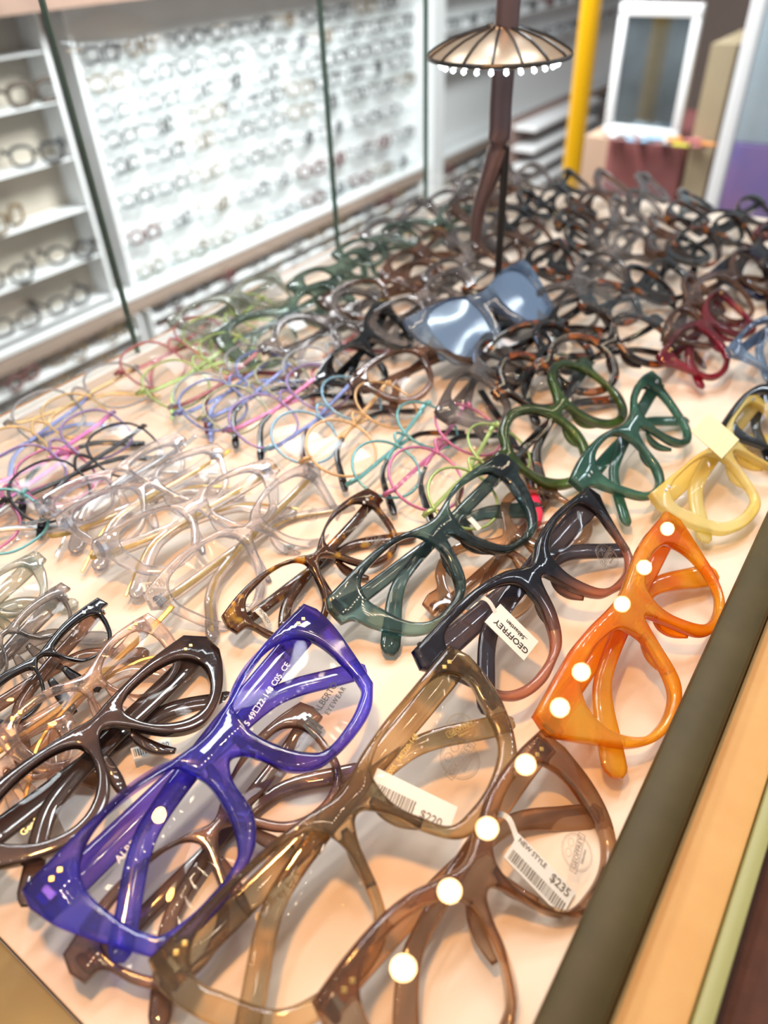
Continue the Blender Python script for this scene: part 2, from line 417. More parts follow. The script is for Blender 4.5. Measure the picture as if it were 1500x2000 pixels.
def lens_mesh(sname, side, n, sx=1.0, grow=0.4):
    k = ('lens', sname, side, n, sx)
    if k in _cache: return _cache[k]
    pts = lens_pts(ST[sname], n, side)
    c = sum(pts, Vector()) / len(pts)
    bm = bmesh.new()
    rows = []
    for zz in (0.35, -0.35):
        fs = []
        for f in (1.0, 0.55):
            r = []
            for p in pts:
                q = c + (p - c)*f*(1 + grow/22.0) if f == 1 else c + (p - c)*f
                x, y = q.x*sx, q.y*sx
                d = ((p - c)*f).length
                r.append(bm.verts.new((x*.001, y*.001, (zz - K_WRAP*x*x + 1.2*(1 - f))*.001)))
            fs.append(r)
        x, y = c.x*sx, c.y*sx
        cv = bm.verts.new((x*.001, y*.001, (zz - K_WRAP*x*x + 1.5)*.001))
        rows.append((fs, cv))
    L = len(pts)
    for (fs, cv) in rows:
        for i in range(L):
            j = (i+1) % L
            bm.faces.new((fs[0][i], fs[0][j], fs[1][j], fs[1][i])); bm.faces.new((fs[1][i], fs[1][j], cv))
    a, b = rows[0][0][0], rows[1][0][0]
    for i in range(L):
        j = (i+1) % L
        bm.faces.new((a[j], a[i], b[i], b[j]))
    bmesh.ops.recalc_face_normals(bm, faces=bm.faces)
    me = bpy.data.meshes.new('lens'); bm.to_mesh(me); bm.free()
    me.shade_smooth(); me.set_sharp_from_angle(angle=math.radians(30))
    _cache[k] = me
    return me
def bar_bm(bm, path, hts, ths, nsec=12, zup=Vector((0, 0, 1))):
    """loft a rounded bar along a path; height lies in the frame plane, thickness along z"""
    rings = []; L = len(path)
    for i, p in enumerate(path):
        a = path[max(i-1, 0)]; b = path[min(i+1, L-1)]
        t = (b - a).normalized(); u = zup.cross(t).normalized(); v = t.cross(u).normalized()
        h, w_ = hts[i]/2, ths[i]/2
        ring = []
        for k in range(nsec):
            an = 2*math.pi*(k+0.5)/nsec; c, s = math.cos(an), math.sin(an)
            e = 0.55
            ring.append(bm.verts.new((p + u*h*math.copysign(abs(c)**e, c) + v*w_*math.copysign(abs(s)**e, s))*.001))
        rings.append(ring)
    for A_, B_ in zip(rings, rings[1:]):
        for k in range(nsec):
            bm.faces.new((A_[k], A_[(k+1) % nsec], B_[(k+1) % nsec], B_[k]))
    bm.faces.new(rings[0][::-1]); bm.faces.new(rings[-1])
    bmesh.ops.recalc_face_normals(bm, faces=bm.faces)
def temple_path(side, W, hy, depth, pose, res, ln=1.0, droop=1.0, z0=-5.0):
    """a temple folded behind the front: hinge at (side*W), tip bent down at the far side"""
    s = W/70.0
    P = [(side*(W-1.5), hy, z0), (side*(W-5), hy-0.3, depth*0.75), (side*(W-16)*ln, hy-1.5, depth), (0, hy-4.5, depth), (-side*30*s*ln, hy-8.5, depth),
         (-side*41*s*ln, hy-13*droop, depth*0.97), (-side*55*s*ln, hy-23*droop, depth*0.85), (-side*66*s*ln, hy-31*droop, depth*0.72)]
    pz, t = pose
    c, sn = math.cos(t), math.sin(t)
    out = []
    for p in catmull(P, res):
        wz = pz + p.y*sn + p.z*c
        if wz < 3.0: p.z += (3.0 - wz)/c
        out.append(p)
    return out
def temple_mesh(key, side, W, hy, depth, pose, res, h0, h1, h2, th, nsec, ln=1.0, droop=1.0):
    k = ('t', key, side, W, hy, depth, pose, res, h0, h1, h2, th, nsec, ln, droop)
    if k in _cache: return _cache[k]
    path = temple_path(side, W, hy, depth, pose, res, ln, droop)
    N = len(path); hs = []; ts = []
    for i in range(N):
        f = i/(N-1)
        h = h0 + (h1-h0)*min(1, f/0.55) if f < 0.55 else h1 + (h2-h1)*min(1, (f-0.55)/0.33)
        if i == N-1: h *= 0.45
        elif i == N-2: h *= 0.85
        hs.append(h); ts.append(th*(0.5 if i == N-1 else 1))
    bm = bmesh.new(); bar_bm(bm, path, hs, ts, nsec)
    me = bpy.data.meshes.new('temple'); bm.to_mesh(me); bm.free()
    me.shade_smooth(); me.set_sharp_from_angle(angle=math.radians(50))
    _cache[k] = me
    return me
def pose_matrix(x, y, z, yaw, pitch, roll):
    return Matrix.Translation((x*.001, y*.001, z*.001)) @ Matrix.Rotation(yaw, 4, 'Z') @ Matrix.Rotation(pitch, 4, 'X') @ Matrix.Rotation(roll, 4, 'Y')
def text_obj(name, body, size, mat, parent, loc, rot=0.0, tilt=0.0, *, thick=0.0001, spacing=1.0, zrot=None, mirror=False, align='CENTER', shear=0.0):
    cu = bpy.data.curves.new('text', 'FONT'); cu.body = body; cu.size = size; cu.extrude = thick
    cu.align_x = align; cu.align_y = 'CENTER'; cu.space_character = spacing; cu.resolution_u = 3; cu.shear = shear; cu.offset = size*0.012
    ob = bpy.data.objects.new('text', cu); COL.objects.link(ob)
    bpy.context.view_layer.update()
    me = bpy.data.meshes.new_from_object(ob.evaluated_get(bpy.context.evaluated_depsgraph_get()))
    bpy.data.objects.remove(ob); bpy.data.curves.remove(cu)
    me.materials.clear(); me.materials.append(mat)
    o = bpy.data.objects.new(name, me); COL.objects.link(o); o.parent = parent
    mt = Matrix.Translation(loc) @ Matrix.Rotation(tilt, 4, 'Y') @ Matrix.Rotation(rot, 4, 'Z')
    if mirror: mt = mt @ Matrix.Diagonal((-1, 1, 1, 1))
    o.matrix_local = mt
    return o
def surf_z(x, lift=2.1):
    return (lift - K_WRAP*x*x)*.001

def eyewear(sname, mat, pose, label, group=None, W=None, name='eyeglasses', hero=True, tmat=None, h=(9, 6, 8), th=2.8, front_th=4.0, bev=1.0, rivets=None, lensmat=None, ln=1.0, droop=1.0, lens=True, cat='glasses'):
    st = ST[sname]; sx = (W or st['W'])/st['W']; Wm = st['W']*sx
    x, y, z, yaw, pitch, roll = pose
    root = empty(name); root.matrix_world = pose_matrix(*pose)
    tag(root, label, cat, group)
    n = 6 if hero else 2
    fr = link('front', front_mesh(mat.name, sname, front_th, bev, n, sx), root, mat)
    if not fr.data.materials: fr.data.materials.append(mat)
    if lens:
        for s in (1, -1): link('lens', lens_mesh(sname, s, 3 if hero else 1, sx), root, lensmat or M['lens'])
    q = (round(z), round(pitch, 2))
    res, ns = (6, 14) if hero else (2, 6)
    d1, d2 = -9.0, -13.5
    ts = []
    for s, d in ((1, d1), (-1, d2)):
        t = link('temple', temple_mesh((tmat or mat).name, s, round(Wm-1), 2.0, d, q, res, h[0], h[1], h[2], th, ns, ln, droop), root, tmat or mat)
        ts.append(t)
    if hero:
        for s in (1, -1):
            hx = (Wm - 4)
            link('hinge', hinge_mesh(s, hx), root, M['steel'])
            link('nose_pad', nose_pad_mesh(s, sx, mat.name), root, mat)
    if rivets:
        for s in (1, -1):
            for dx in (0, 3.2):
                bm = bmesh.new()
                add_box(bm, (-0.0008, -0.0008, -0.0003), (0.0008, 0.0008, 0.0003), 0.0002)
                r_ = bm_obj('rivet', bm, rivets, root)
                px = s*(Wm - 11 + dx)
                r_.matrix_local = Matrix.Translation((px*.001, 0.0035, surf_z(px, front_th/2 + 0.1))) @ Matrix.Rotation(0.785, 4, 'Z')
    return root, ts
def hinge_mesh(s, hx):
    bm = bmesh.new()
    add_box(bm, (s*hx*.001 - .0025, -0.0005, -0.0095), (s*hx*.001 + .0025, 0.0045, -0.0055), 0.0004)
    lathe = []
    tube_bm(bm, [Vector((s*(hx-1)*.001, -0.001, -0.0098)), Vector((s*(hx-1)*.001, 0.005, -0.0098))], 0.0011, 8)
    me = bpy.data.meshes.new('hinge'); bm.to_mesh(me); bm.free(); return me
def nose_pad_mesh(s, sx, mkey=''):
    k = ('np', s, round(sx, 2), mkey)
    if k in _cache: return _cache[k]
    bm = bmesh.new()
    path = [Vector((s*6.5*sx, -9, -1.5)), Vector((s*8*sx, -15, -4.5)), Vector((s*10*sx, -21, -5)), Vector((s*12.5*sx, -27, -2.5))]
    p = catmull(path, 4)
    N = len(p)
    bar_bm(bm, p, [2.4 + 2.6*math.sin(math.pi*i/(N-1)) for i in range(N)], [1.2 + 2.2*math.sin(math.pi*i/(N-1)) for i in range(N)], 10)
    me = bpy.data.meshes.new('nose_pad'); bm.to_mesh(me); bm.free(); me.shade_smooth()
    _cache[k] = me
    return me

def metal_frame(pose, label, rim_mat, tmat, W, group=None, rx=1.0, ry=1.0, tipmat=None, name='eyeglasses', shape='round', lo=False):
    """thin wire frame with round or soft lenses; W = distance between lens centres / 2 (mm)"""
    root = empty(name); root.matrix_world = pose_matrix(*pose); tag(root, label, 'glasses', group)
    r = W*0.78
    key = ('metal', rim_mat.name, round(W), rx, ry, shape, lo)
    hx = W + r*rx + 4
    if key not in _cache:
        bm = bmesh.new()
        seg = 16 if lo else 36
        for s in (1, -1):
            pts = []
            for i in range(seg):
                a = 2*math.pi*i/seg; c, sn = math.cos(a), math.sin(a)
                e = 1.0 if shape == 'round' else 0.78
                X = s*W + r*rx*math.copysign(abs(c)**e, c); Y = -8 + r*ry*math.copysign(abs(sn)**e, sn)
                pts.append(Vector((X, Y, -K_WRAP*X*X))*.001)
            tube_bm(bm, pts, 0.00085, 6, True)
            e0 = Vector((s*(W + r*rx*0.93), -8 + r*ry*0.40, -2)); e1 = Vector((s*(hx), -8 + r*ry*0.55, -6))
            tube_bm(bm, [v*.001 for v in (e0, (e0+e1)/2 + Vector((0, .5, 1)), e1)], 0.0014, 6)
        b0 = W - r*rx
        tube_bm(bm, [v*.001 for v in catmull([Vector((-b0-1, -5, -.2)), Vector((-b0*0.6, 0, 1)), Vector((0, 2, 1.5)), Vector((b0*0.6, 0, 1)), Vector((b0+1, -5, -.2))], 4)], 0.0009, 6)
        me = bpy.data.meshes.new('rim_wire'); bm.to_mesh(me); bm.free(); me.shade_smooth()
        bm = bmesh.new()
        mes = [me]
        for s in (1, -1):
            bm = bmesh.new(); top = []
            for zz in (.3, -.3):
                ring = []
                for i in range(seg):
                    a = 2*math.pi*i/seg; c, sn = math.cos(a), math.sin(a); e = 1.0 if shape == 'round' else 0.78
                    X = s*W + r*rx*math.copysign(abs(c)**e, c)*.98; Y = -8 + r*ry*math.copysign(abs(sn)**e, sn)*.98
                    ring.append(bm.verts.new((X*.001, Y*.001, (zz - K_WRAP*X*X)*.001)))
                cv = bm.verts.new((s*W*.001, -.008, (zz + 1 - K_WRAP*W*W)*.001)); top.append(ring)
                for i in range(seg): bm.faces.new((ring[i], ring[(i+1) % seg], cv))
            for i in range(seg): bm.faces.new((top[0][(i+1) % seg], top[0][i], top[1][i], top[1][(i+1) % seg]))
            bmesh.ops.recalc_face_normals(bm, faces=bm.faces)
            lm = bpy.data.meshes.new('lens'); bm.to_mesh(lm); bm.free(); lm.shade_smooth(); lm.set_sharp_from_angle(angle=.5)
            mes.append(lm)
        bm = bmesh.new()
        _cache[key] = mes
    mes = _cache[key]
    link('rim_wire', mes[0], root, rim_mat)
    for lm in mes[1:]: link('lens', lm, root, M['lens'])
    z, pitch = pose[2], pose[4]
    for s, d in ((1, -7.0), (-1, -10.0)):
        link('temple', temple_mesh(tmat.name, s, round(hx), -8 + r*ry*.55, d, (round(z), round(pitch, 2)), 3 if not lo else 2, 3.0, 2.4, 3.6, 1.4, 8 if not lo else 6, 1.0, 1.0), root, tmat)
    if not lo:
        for s in (1, -1):
            bm = bmesh.new()
            c0 = Vector((s*(W - r*rx - 1.2), -13, -4))*.001
            r_ = bmesh.ops.create_uvsphere(bm, u_segments=10, v_segments=6, radius=0.0025)
            for v in r_['verts']: v.co = Vector((v.co.x*0.55, v.co.y*1.5, v.co.z*0.7)) + c0
            tube_bm(bm, [c0, Vector((s*(W - r*rx + .3), -9, -.5))*.001], 0.0004, 5)
            pd = bm_obj('nose_pad', bm, M['lens'], root); pd.data.shade_smooth()
    if tipmat:
        for s, d in ((1, -7.0), (-1, -10.0)):
            path = temple_path(s, round(hx), -8 + r*ry*.55, d, (round(z), round(pitch, 2)), 3)
            bm = bmesh.new(); pp = path[-11:]
            bar_bm(bm, pp, [2.8, 2.8, 3, 3, 3.2, 3.5, 3.8, 4.2, 4.6, 4.4, 3], [2.2]*11, 8)
            o_ = bm_obj('temple_tip', bm, tipmat, root, 50)
            o_['label'] = 'darker plastic sleeve on the temple end'
    return root

def place(a, b, W, z=26.0, pitch=0.46, roll=0.0, dy=8.0, dz=-3.0):
    """pose from where two mirrored points of the front stand (picture pixels on the known plane)"""
    zh = (z + dy*math.sin(pitch) + dz)*.001
    A_, B_ = atZ(*a, zh)*1000, atZ(*b, zh)*1000
    m = (A_ + B_)/2; d = B_ - A_; yaw = math.atan2(d.y, d.x)
    ey = Vector((-math.sin(yaw), math.cos(yaw), 0))
    o = m - ey*dy*math.cos(pitch)
    return (o.x, o.y, z, yaw, pitch, roll), d.length/2

# ------------------------------------------------------------------ the setting
XB, XF, Y0, Y1 = -0.447, -0.012, 0.003, 0.875
mt_table, nt, out = newmat('table_white_laminate')
p = nt.nodes.new('ShaderNodeBsdfPrincipled'); p.inputs['Roughness'].default_value = 0.5; p.inputs['Specular IOR Level'].default_value = 0.25
tc = nt.nodes.new('ShaderNodeTexCoord'); tx = nt.nodes.new('ShaderNodeTexNoise'); tx.inputs['Scale'].default_value = 9; tx.inputs['Detail'].default_value = 6
mp = nt.nodes.new('ShaderNodeMapping'); mp.inputs['Scale'].default_value = (4, 1, 1)
nt.links.new(tc.outputs['Object'], mp.inputs[0]); nt.links.new(mp.outputs[0], tx.inputs['Vector'])
cr = nt.nodes.new('ShaderNodeValToRGB'); cr.color_ramp.elements[0].color = (0.86, 0.68, 0.53, 1); cr.color_ramp.elements[1].color = (0.91, 0.78, 0.66, 1)
cr.color_ramp.elements[0].position = 0.3; cr.color_ramp.elements[1].position = 0.6
nt.links.new(tx.outputs['Fac'], cr.inputs[0]); nt.links.new(cr.outputs[0], p.inputs['Base Color']); nt.links.new(p.outputs[0], out.inputs[0])
t = box('display_table', (XB, Y0, -0.03), (XF, Y1, 0), mt_table, bev=0.001)
tag(t, 'long white table top covered with rows of glasses', 'table')

M['oak'] = plain('warm_wood', (0.62, 0.30, 0.12), 0.45, noise=0.35, scale=40)
M['white'] = plain('white_board', (0.86, 0.87, 0.87), 0.35, noise=0.03, scale=5)
M['whitetrim'] = plain('white_trim', (0.85, 0.86, 0.86), 0.3)
M['beige'] = plain('beige_board', (0.50, 0.44, 0.36), 0.5, noise=0.12, scale=6)
M['taupe'] = plain('taupe_wall', (0.36, 0.27, 0.23), 0.6, noise=0.15, scale=4)
M['olive_metal'] = plain('dark_olive_metal', (0.085, 0.065, 0.022), 0.5, 0.0, noise=0.6, scale=45, spec=0.2)
M['sill'] = plain('sill_wood', (0.60, 0.31, 0.11), 0.6, col2=(0.66, 0.42, 0.17), scale=55, spec=0.2)
M['palegreen'] = plain('pale_green_strip', (0.34, 0.34, 0.14), 0.4, spec=.3)
M['brick'] = plain('dark_brown_carpet', (0.10, 0.035, 0.02), 0.9, noise=0.5, scale=160)
M['ochre'] = plain('ochre_metal', (0.30, 0.19, 0.045), 0.6, 0.0, noise=0.4, scale=60)

# back rail of the table: white plastic lip and an orange wooden edge beyond it
o = box('trim_1', (XB-0.012, Y0, -0.03), (XB, Y1, 0.010), M['whitetrim'], bev=0.001); tag(o, kind='structure')
o = box('trim_2', (XB-0.022, Y0, -0.03), (XB-0.0125, Y1, 0.006), M['oak'], bev=0.001); tag(o, kind='structure')
# end trim (lower left corner)
o = box('trim_3', (XB, -0.030, -0.03), (XF, Y0-0.0005, 0.004), M['ochre'], bev=0.0015); tag(o, kind='structure')
# near window frame, sill, pale strip, brown floor covering (right edge)
wf = box('window_frame', (-0.0115, -0.2, -0.03), (0.0052, Y1, 0.030), M['olive_metal'], bev=0.004); tag(wf, kind='structure')
o = box('sill_board', (0.0054, -0.2, -0.03), (0.0245, Y1, 0.018), M['sill'], bev=0.002); tag(o, kind='structure')
o = box('trim_4', (0.0247, -0.2, -0.03), (0.0300, Y1, 0.020), M['palegreen'], bev=0.001); tag(o, kind='structure')
o = box('floor_strip', (0.0302, -0.2, -0.03), (0.20, Y1, 0.008), M['brick']); tag(o, kind='structure')
o = box('floor', (-6, -3, -1.02), (4, 7, -1.0), plain('shop_floor', (0.42, 0.36, 0.32), 0.5, noise=0.2, scale=3)); tag(o, kind='structure')

# back glass screen: three panes with bright seams
seams = [Y0, atX(270, 690, XB-0.005).y, atX(665, 540, XB-0.005).y, atX(832, 460, XB-0.005).y, Y1]
gs = empty('glass_screen', (XB-0.006, 0.4, 0.01)); tag(gs, 'tall frameless glass screen standing along the far edge of the table', 'screen')
for i in range(4):
    pn = box('glass_pane', (XB-0.0075, seams[i]+.0008, 0.0102), (XB-0.0035, seams[i+1]-.0008, 0.50), M['pane'], None)
    pn.parent = gs; pn.location = -gs.location
M['glassedge'] = acetate('green_glass_edge', (0.35, 0.48, 0.45), 0.6, 0.3)
for i in (1, 2, 3):
    e = box('glass_edge', (XB-0.008, seams[i]-.0007, 0.0102), (XB-0.003, seams[i]+.0007, 0.50), M['glassedge'], None)
    e.parent = gs; e.location = -gs.location

# ------------------------------------------------------------------ wall unit with shelves (beyond the glass)
XW = -2.2
def zrow(px, py): return atX(px, py, XW).z
wall = box('wall_back', (XW-0.35, -1.5, -1.0), (XW-0.25, 6.5, 1.6), M['taupe']); tag(wall, kind='structure')
wall2 = box('wall_far', (XW-0.35, 6.5, -1.0), (4, 6.6, 1.6), M['taupe']); tag(wall2, kind='structure')
def shelf_unit(name, y0, y1, zs, label, back, shelfmat, depth=0.10, top=None):
    root = empty(name, (XW, (y0+y1)/2, -1.0)); tag(root, label, 'shelves')
    def part(nm, lo, hi, mat, bev=0.0):
        o = box(nm, lo, hi, mat, root, bev)
        o.matrix_parent_inverse = Matrix.Translation(-root.location); return o
    zt = top if top is not None else zs[0]
    part('back_panel', (XW-0.02, y0, lz+.013), (XW, y1, zt), back)
    for z in zs:
        part('shelf', (XW+0.0005, y0+.012, z-0.004), (XW+depth, y1-.012, z), shelfmat, 0.002)
    for y in (y0, y1-0.012):
        part('side_panel', (XW+0.0005, y, lz+.013), (XW+depth+.004, y+0.012, zt), M['whitetrim'])
    return root
D = lambda z16: H - (H - z16)*1.375
lz = atX(230, 598, XW+.10).z
mainz = [D(v) for v in (0.117, 0.033, -0.021, -0.078, -0.132, -0.19, -0.265, -0.353, -0.44)]
ymain = (1.50, 3.32)
shelf_unit('shelf_unit', ymain[0], ymain[1], mainz[1:], 'bright white wall unit with many shelves of thin glasses, middle bay', M['white'], thin_glass('acrylic_shelf', (0.90, 0.92, 0.92), 1.3), 0.05, top=D(0.14))
leftz = [D(v) for v in (0.075, -0.014, -0.121, -0.225, -0.33, -0.43)]
shelf_unit('shelf_unit', 0.55, 1.40, leftz, 'beige backed wall unit with taller shelves at the left edge', M['beige'], M['whitetrim'], 0.09, top=D(0.14))
farz = [D(v) for v in (0.05, -0.06, -0.17, -0.28, -0.39, -0.48, -0.60, -0.72)]
shelf_unit('shelf_unit', 3.45, 6.2, farz[:3], 'pale wall unit behind the mushroom lamp', M['white'], M['whitetrim'], 0.10, top=D(0.14))
# brown ledge and lower cabinet

o = box('trim_5', (XW+0.001, 0.4, lz-0.055), (XW+0.095, 6.0, lz-0.005), plain('ledge_brown', (0.34, 0.25, 0.20), 0.5, noise=0.1), bev=0.003); tag(o, kind='structure')
o = box('trim_6', (XW+0.001, 0.4, lz-0.003), (XW+0.10, 6.0, lz+0.012), M['whitetrim'], bev=0.002); tag(o, kind='structure')
o = box('trim_7', (XW+0.001, 3.34, -0.99), (XW+0.13, 3.44, D(0.14)), M['white']); tag(o, kind='structure')
o = box('trim_8', (XW+0.001, 0.4, D(0.145)), (XW+0.2, 6.0, D(0.145)+0.25), plain('ceiling_band_wood', (0.36, 0.22, 0.16), 0.6, noise=0.4, scale=14)); tag(o, kind='structure')
def drawer_unit(y0, y1, n, label):
    root = empty('drawer_cabinet', (XW, (y0+y1)/2, -1.0)); tag(root, label, 'cabinet')
    z = lz - 0.058
    hh = (z + 0.99)/n
    for i in range(n):
        for nm, lo, hi, m_ in (('tray', (XW+0.002, y0+.01, z-hh*(i+1)+0.004), (XW+0.10, y1-.01, z-hh*(i+1)+0.014), M['whitetrim']),):
            o = box(nm, lo, hi, m_, root, .002); o.matrix_parent_inverse = Matrix.Translation(-root.location)
    for nm, lo, hi, m_ in (('back_panel', (XW-0.02, y0, -0.995), (XW+.001, y1, z), plain('grey_panel', (0.55, 0.54, 0.55), 0.5, noise=0.15, scale=8)),
                           ('side_panel', (XW+0.002, y0, -0.995), (XW+0.11, y0+.009, z), M['whitetrim']), ('side_panel', (XW+0.002, y1-.009, -0.995), (XW+0.11, y1, z), M['whitetrim'])):
        o = box(nm, lo, hi, m_, root); o.matrix_parent_inverse = Matrix.Translation(-root.location)
drawer_unit(0.5, 1.46, 3, 'grey open cabinet under the ledge at the left edge')
drawer_unit(1.50, 3.32, 4, 'pale open cabinet under the ledge, middle bay')
drawer_unit(3.45, 6.0, 4, 'open cabinet under the ledge right of the pilaster')
# brown slatted rack seen through the far glass (right of the lamp)
rk = empty('slatted_rack', (XW+0.45, 4.4, -1)); tag(rk, 'brown rack with slanting white shelves of cases right of the lamp', 'rack')
xr = XW + 0.42
ya, yb = atX(1000, 300, xr).y, atX(1118, 300, xr).y
o = box('back_panel', (xr-0.02, ya, -0.99), (xr, yb, atX(1000, 235, xr).z), plain('rack_brown', (0.30, 0.20, 0.17), 0.5, noise=0.4, scale=10), rk); o.matrix_parent_inverse = Matrix.Translation(-rk.location)
for py in (250, 290, 325, 360, 395, 430):
    z = atX(1000, py, xr).z
    o = box('shelf', (xr, ya, z-0.012), (xr+0.12, yb, z+.010), M['whitetrim'], rk, .002); o.matrix_parent_inverse = Matrix.Translation(-rk.location)

# glasses standing on the wall shelves (each one its own object, too small and soft to show parts)
def mini_mesh(col, kind):
    bm = bmesh.new()
    for s in (1, -1):
        pts = []
        for i in range(12):
            a = 2*math.pi*i/12; c, sn = math.cos(a), math.sin(a); e = 1 if kind == 0 else .7
            pts.append(Vector((s*.033 + .025*math.copysign(abs(c)**e, c), 0, .024 + .021*math.copysign(abs(sn)**e, sn))))
        tube_bm(bm, pts, .0042 if kind < 2 else .006, 5, True)
        tube_bm(bm, [Vector((s*.058, 0, .034)), Vector((s*.066, -.004, .034)), Vector((s*.066, -.09, .034)), Vector((s*.064, -.135, .012))], .0042, 5)
    tube_bm(bm, [Vector((-.009, 0, .028)), Vector((0, .001, .031)), Vector((.009, 0, .028))], .003, 5)
    me = bpy.data.meshes.new('mini'); bm.to_mesh(me); bm.free(); me.shade_smooth(); me.materials.append(col); return me
mk_ = plain('soot_plastic', (0.015, 0.016, 0.018), .6); gk_ = plain('slate_plastic', (0.10, 0.10, 0.11), .6)
minis = [mini_mesh(m_, k) for m_, k in ((mk_, 0), (mk_, 1), (gk_, 0), (plain('bronze_wire', (0.16, 0.10, 0.04), .5), 1), (plain('wine_plastic', (0.12, 0.03, 0.03), .5), 2), (gk_, 1), (plain('bark_plastic', (0.06, 0.035, 0.02), .5), 2))]
ORD = ['first', 'second', 'third', 'fourth', 'fifth', 'sixth', 'seventh', 'eighth', 'ninth', 'tenth', 'eleventh', 'twelfth', 'thirteenth', 'fourteenth', 'fifteenth', 'sixteenth', 'seventeenth', 'eighteenth']
def mini_row(y0, y1, z, x, step, label, group, weights, scale=1.0):
    y = y0; q = 0
    while y < y1:
        o = bpy.data.objects.new('eyeglasses', minis[rnd.choice(weights)]); COL.objects.link(o)
        o.location = (x + rnd.uniform(0, .01), y, z + 0.0012)
        # fronts face the room, turned a little
        o.rotation_euler = (0, 0, -math.pi/2 + rnd.uniform(-0.5, 0.5)); o.scale = (scale,)*3
        tag(o, ORD[q] + ' ' + label, 'glasses', group); q += 1
        y += step*rnd.uniform(0.9, 1.25)
rown = ['topmost', 'second', 'third', 'fourth', 'fifth', 'sixth', 'seventh', 'lowest']
for i, z in enumerate(mainz[1:]):
    mini_row(ymain[0]+.10, ymain[1]-.08, z, XW+.045, 0.17, 'glasses from the left on the %s shelf of the bright middle wall unit' % rown[i], 'glasses on the %s middle shelf' % rown[i], (0, 0, 1, 2, 3) if i < 6 else (3, 5, 2, 4), 0.95)
lw = ['top', 'second', 'third', 'fourth', 'fifth', 'bottom']
for i, z in enumerate(leftz[1:]):
    mini_row(0.68, 1.34, z, XW+.07, 0.19, 'large glasses from the left on the %s shelf of the beige unit' % lw[i+1], 'glasses on the %s beige shelf' % lw[i+1], (0, 1, 1, 6) if i != 2 else (6, 3), 1.25)
for i, z in enumerate(farz[:3]):
    mini_row(3.6, 6.0, z, XW+.08, 0.2, 'tiny glasses from the left on the %s shelf behind the lamp' % rown[i], 'glasses on the %s far shelf' % rown[i], (2, 5, 4, 0))
for (y0, y1, n, wd) in ((0.5, 1.46, 3, 'left'), (1.50, 3.32, 4, 'middle'), (3.45, 6.0, 4, 'right')):
    z = lz - 0.058; hh = (z + 0.99)/n
    for i in range(n):
        mini_row(y0+.1, y1-.08, z-hh*(i+1)+0.014, XW+.085, 0.17, 'glasses from the left on the %s tray of the %s cabinet under the ledge' % (['top', 'second', 'third', 'fourth'][i], wd), 'glasses on tray %d of the %s low cabinet' % (i+1, wd), (2, 5, 4, 3), 1.0)

# ------------------------------------------------------------------ the sharp, near glasses
def child_local(o, m): o.matrix_local = m; return o
def price_tag(root, corners, lines, bars, loop=None, z=-0.0035, name='price_tag'):
    """small card hanging from the temple; corners in frame millimetres"""
    c = [Vector((x, y, 0)) for x, y in corners]
    cen = sum(c, Vector())/4
    u = ((c[1]-c[0]) + (c[2]-c[3])).normalized(); long_ = ((c[3]-c[0]) + (c[2]-c[1]))
    wd = ((c[1]-c[0]).length + (c[2]-c[3]).length)/2; ln = long_.length/2
    ang = math.atan2(long_.y, long_.x)
    mt = Matrix.Translation((cen.x*.001, cen.y*.001, z)) @ Matrix.Rotation(ang, 4, 'Z')
    bm = bmesh.new(); add_box(bm, (-ln*.0005, -wd*.0005, -.0002), (ln*.0005, wd*.0005, .0002), .0001)
    card = bm_obj(name, bm, M['paper'], root); card.matrix_local = mt
    for (body, size, tx_, ty_, rot, mir, m_) in lines:
        text_obj('lettering', body, size*.001, m_, card, (tx_*.001, ty_*.001, .00025), rot, mirror=mir)
    if bars:
        bm = bmesh.new(); x = bars[0]; rr = random.Random(3)
        while x < bars[1]:
            b = rr.choice((.25, .4, .6)); add_box(bm, (x*.001, bars[2]*.001, .0002), ((x+b)*.001, bars[3]*.001, .00028)); x += b + rr.choice((.3, .45))
        bm_obj('barcode', bm, M['greyink'], card)
    if loop:
        bm = bmesh.new(); bar_bm(bm, catmull([Vector(p) for p in loop], 5), [2.2]*(5*(len(loop)-1)+1), [.35]*(5*(len(loop)-1)+1), 8)
        bm_obj('tag_loop', bm, M['paper'], root)
    return card
def badge(root, x, y, rot, words, small, s=1.0, mat=None):
    """round printed stamp on a demo lens: ring, banner, spectacles sketch and words"""
    bm = bmesh.new(); N = 40
    for r, t in ((7.2, .22), (6.5, .15)):
        tube_bm(bm, [Vector((r*math.cos(2*math.pi*k/N), r*math.sin(2*math.pi*k/N), 0))*.001*s for k in range(N)], t*.0005*s, 4, True)
    add_box(bm, (-.0082*s, -.0019*s, -.00004), (.0082*s, -.0017*s, .00004)); add_box(bm, (-.0082*s, .0012*s, -.00004), (.0082*s, .0014*s, .00004))
    add_box(bm, (-.0083*s, -.0019*s, -.00004), (-.0081*s, .0014*s, .00004)); add_box(bm, (.0081*s, -.0019*s, -.00004), (.0083*s, .0014*s, .00004))
    for q in (1, -1):
        tube_bm(bm, [Vector((q*2.2 + 1.7*math.cos(a*.628), 3.6 + 1.4*math.sin(a*.628), 0))*.001*s for a in range(10)], .00009*s, 4, True)
    b = bm_obj('lens_print', bm, mat or M['greyink'], root)
    b.matrix_local = Matrix.Translation((x*.001, y*.001, surf_z(x, 2.2))) @ Matrix.Rotation(rot, 4, 'Z') @ Matrix.Rotation(2*K_WRAP*x, 4, 'Y')
    text_obj('lettering', words, .0029*s, mat or M['greyink'], b, (0, -.0003*s, 0), thick=.00003)
    text_obj('lettering', small, .0017*s, mat or M['greyink'], b, (0, -.0032*s, 0), thick=.00003)
    return b
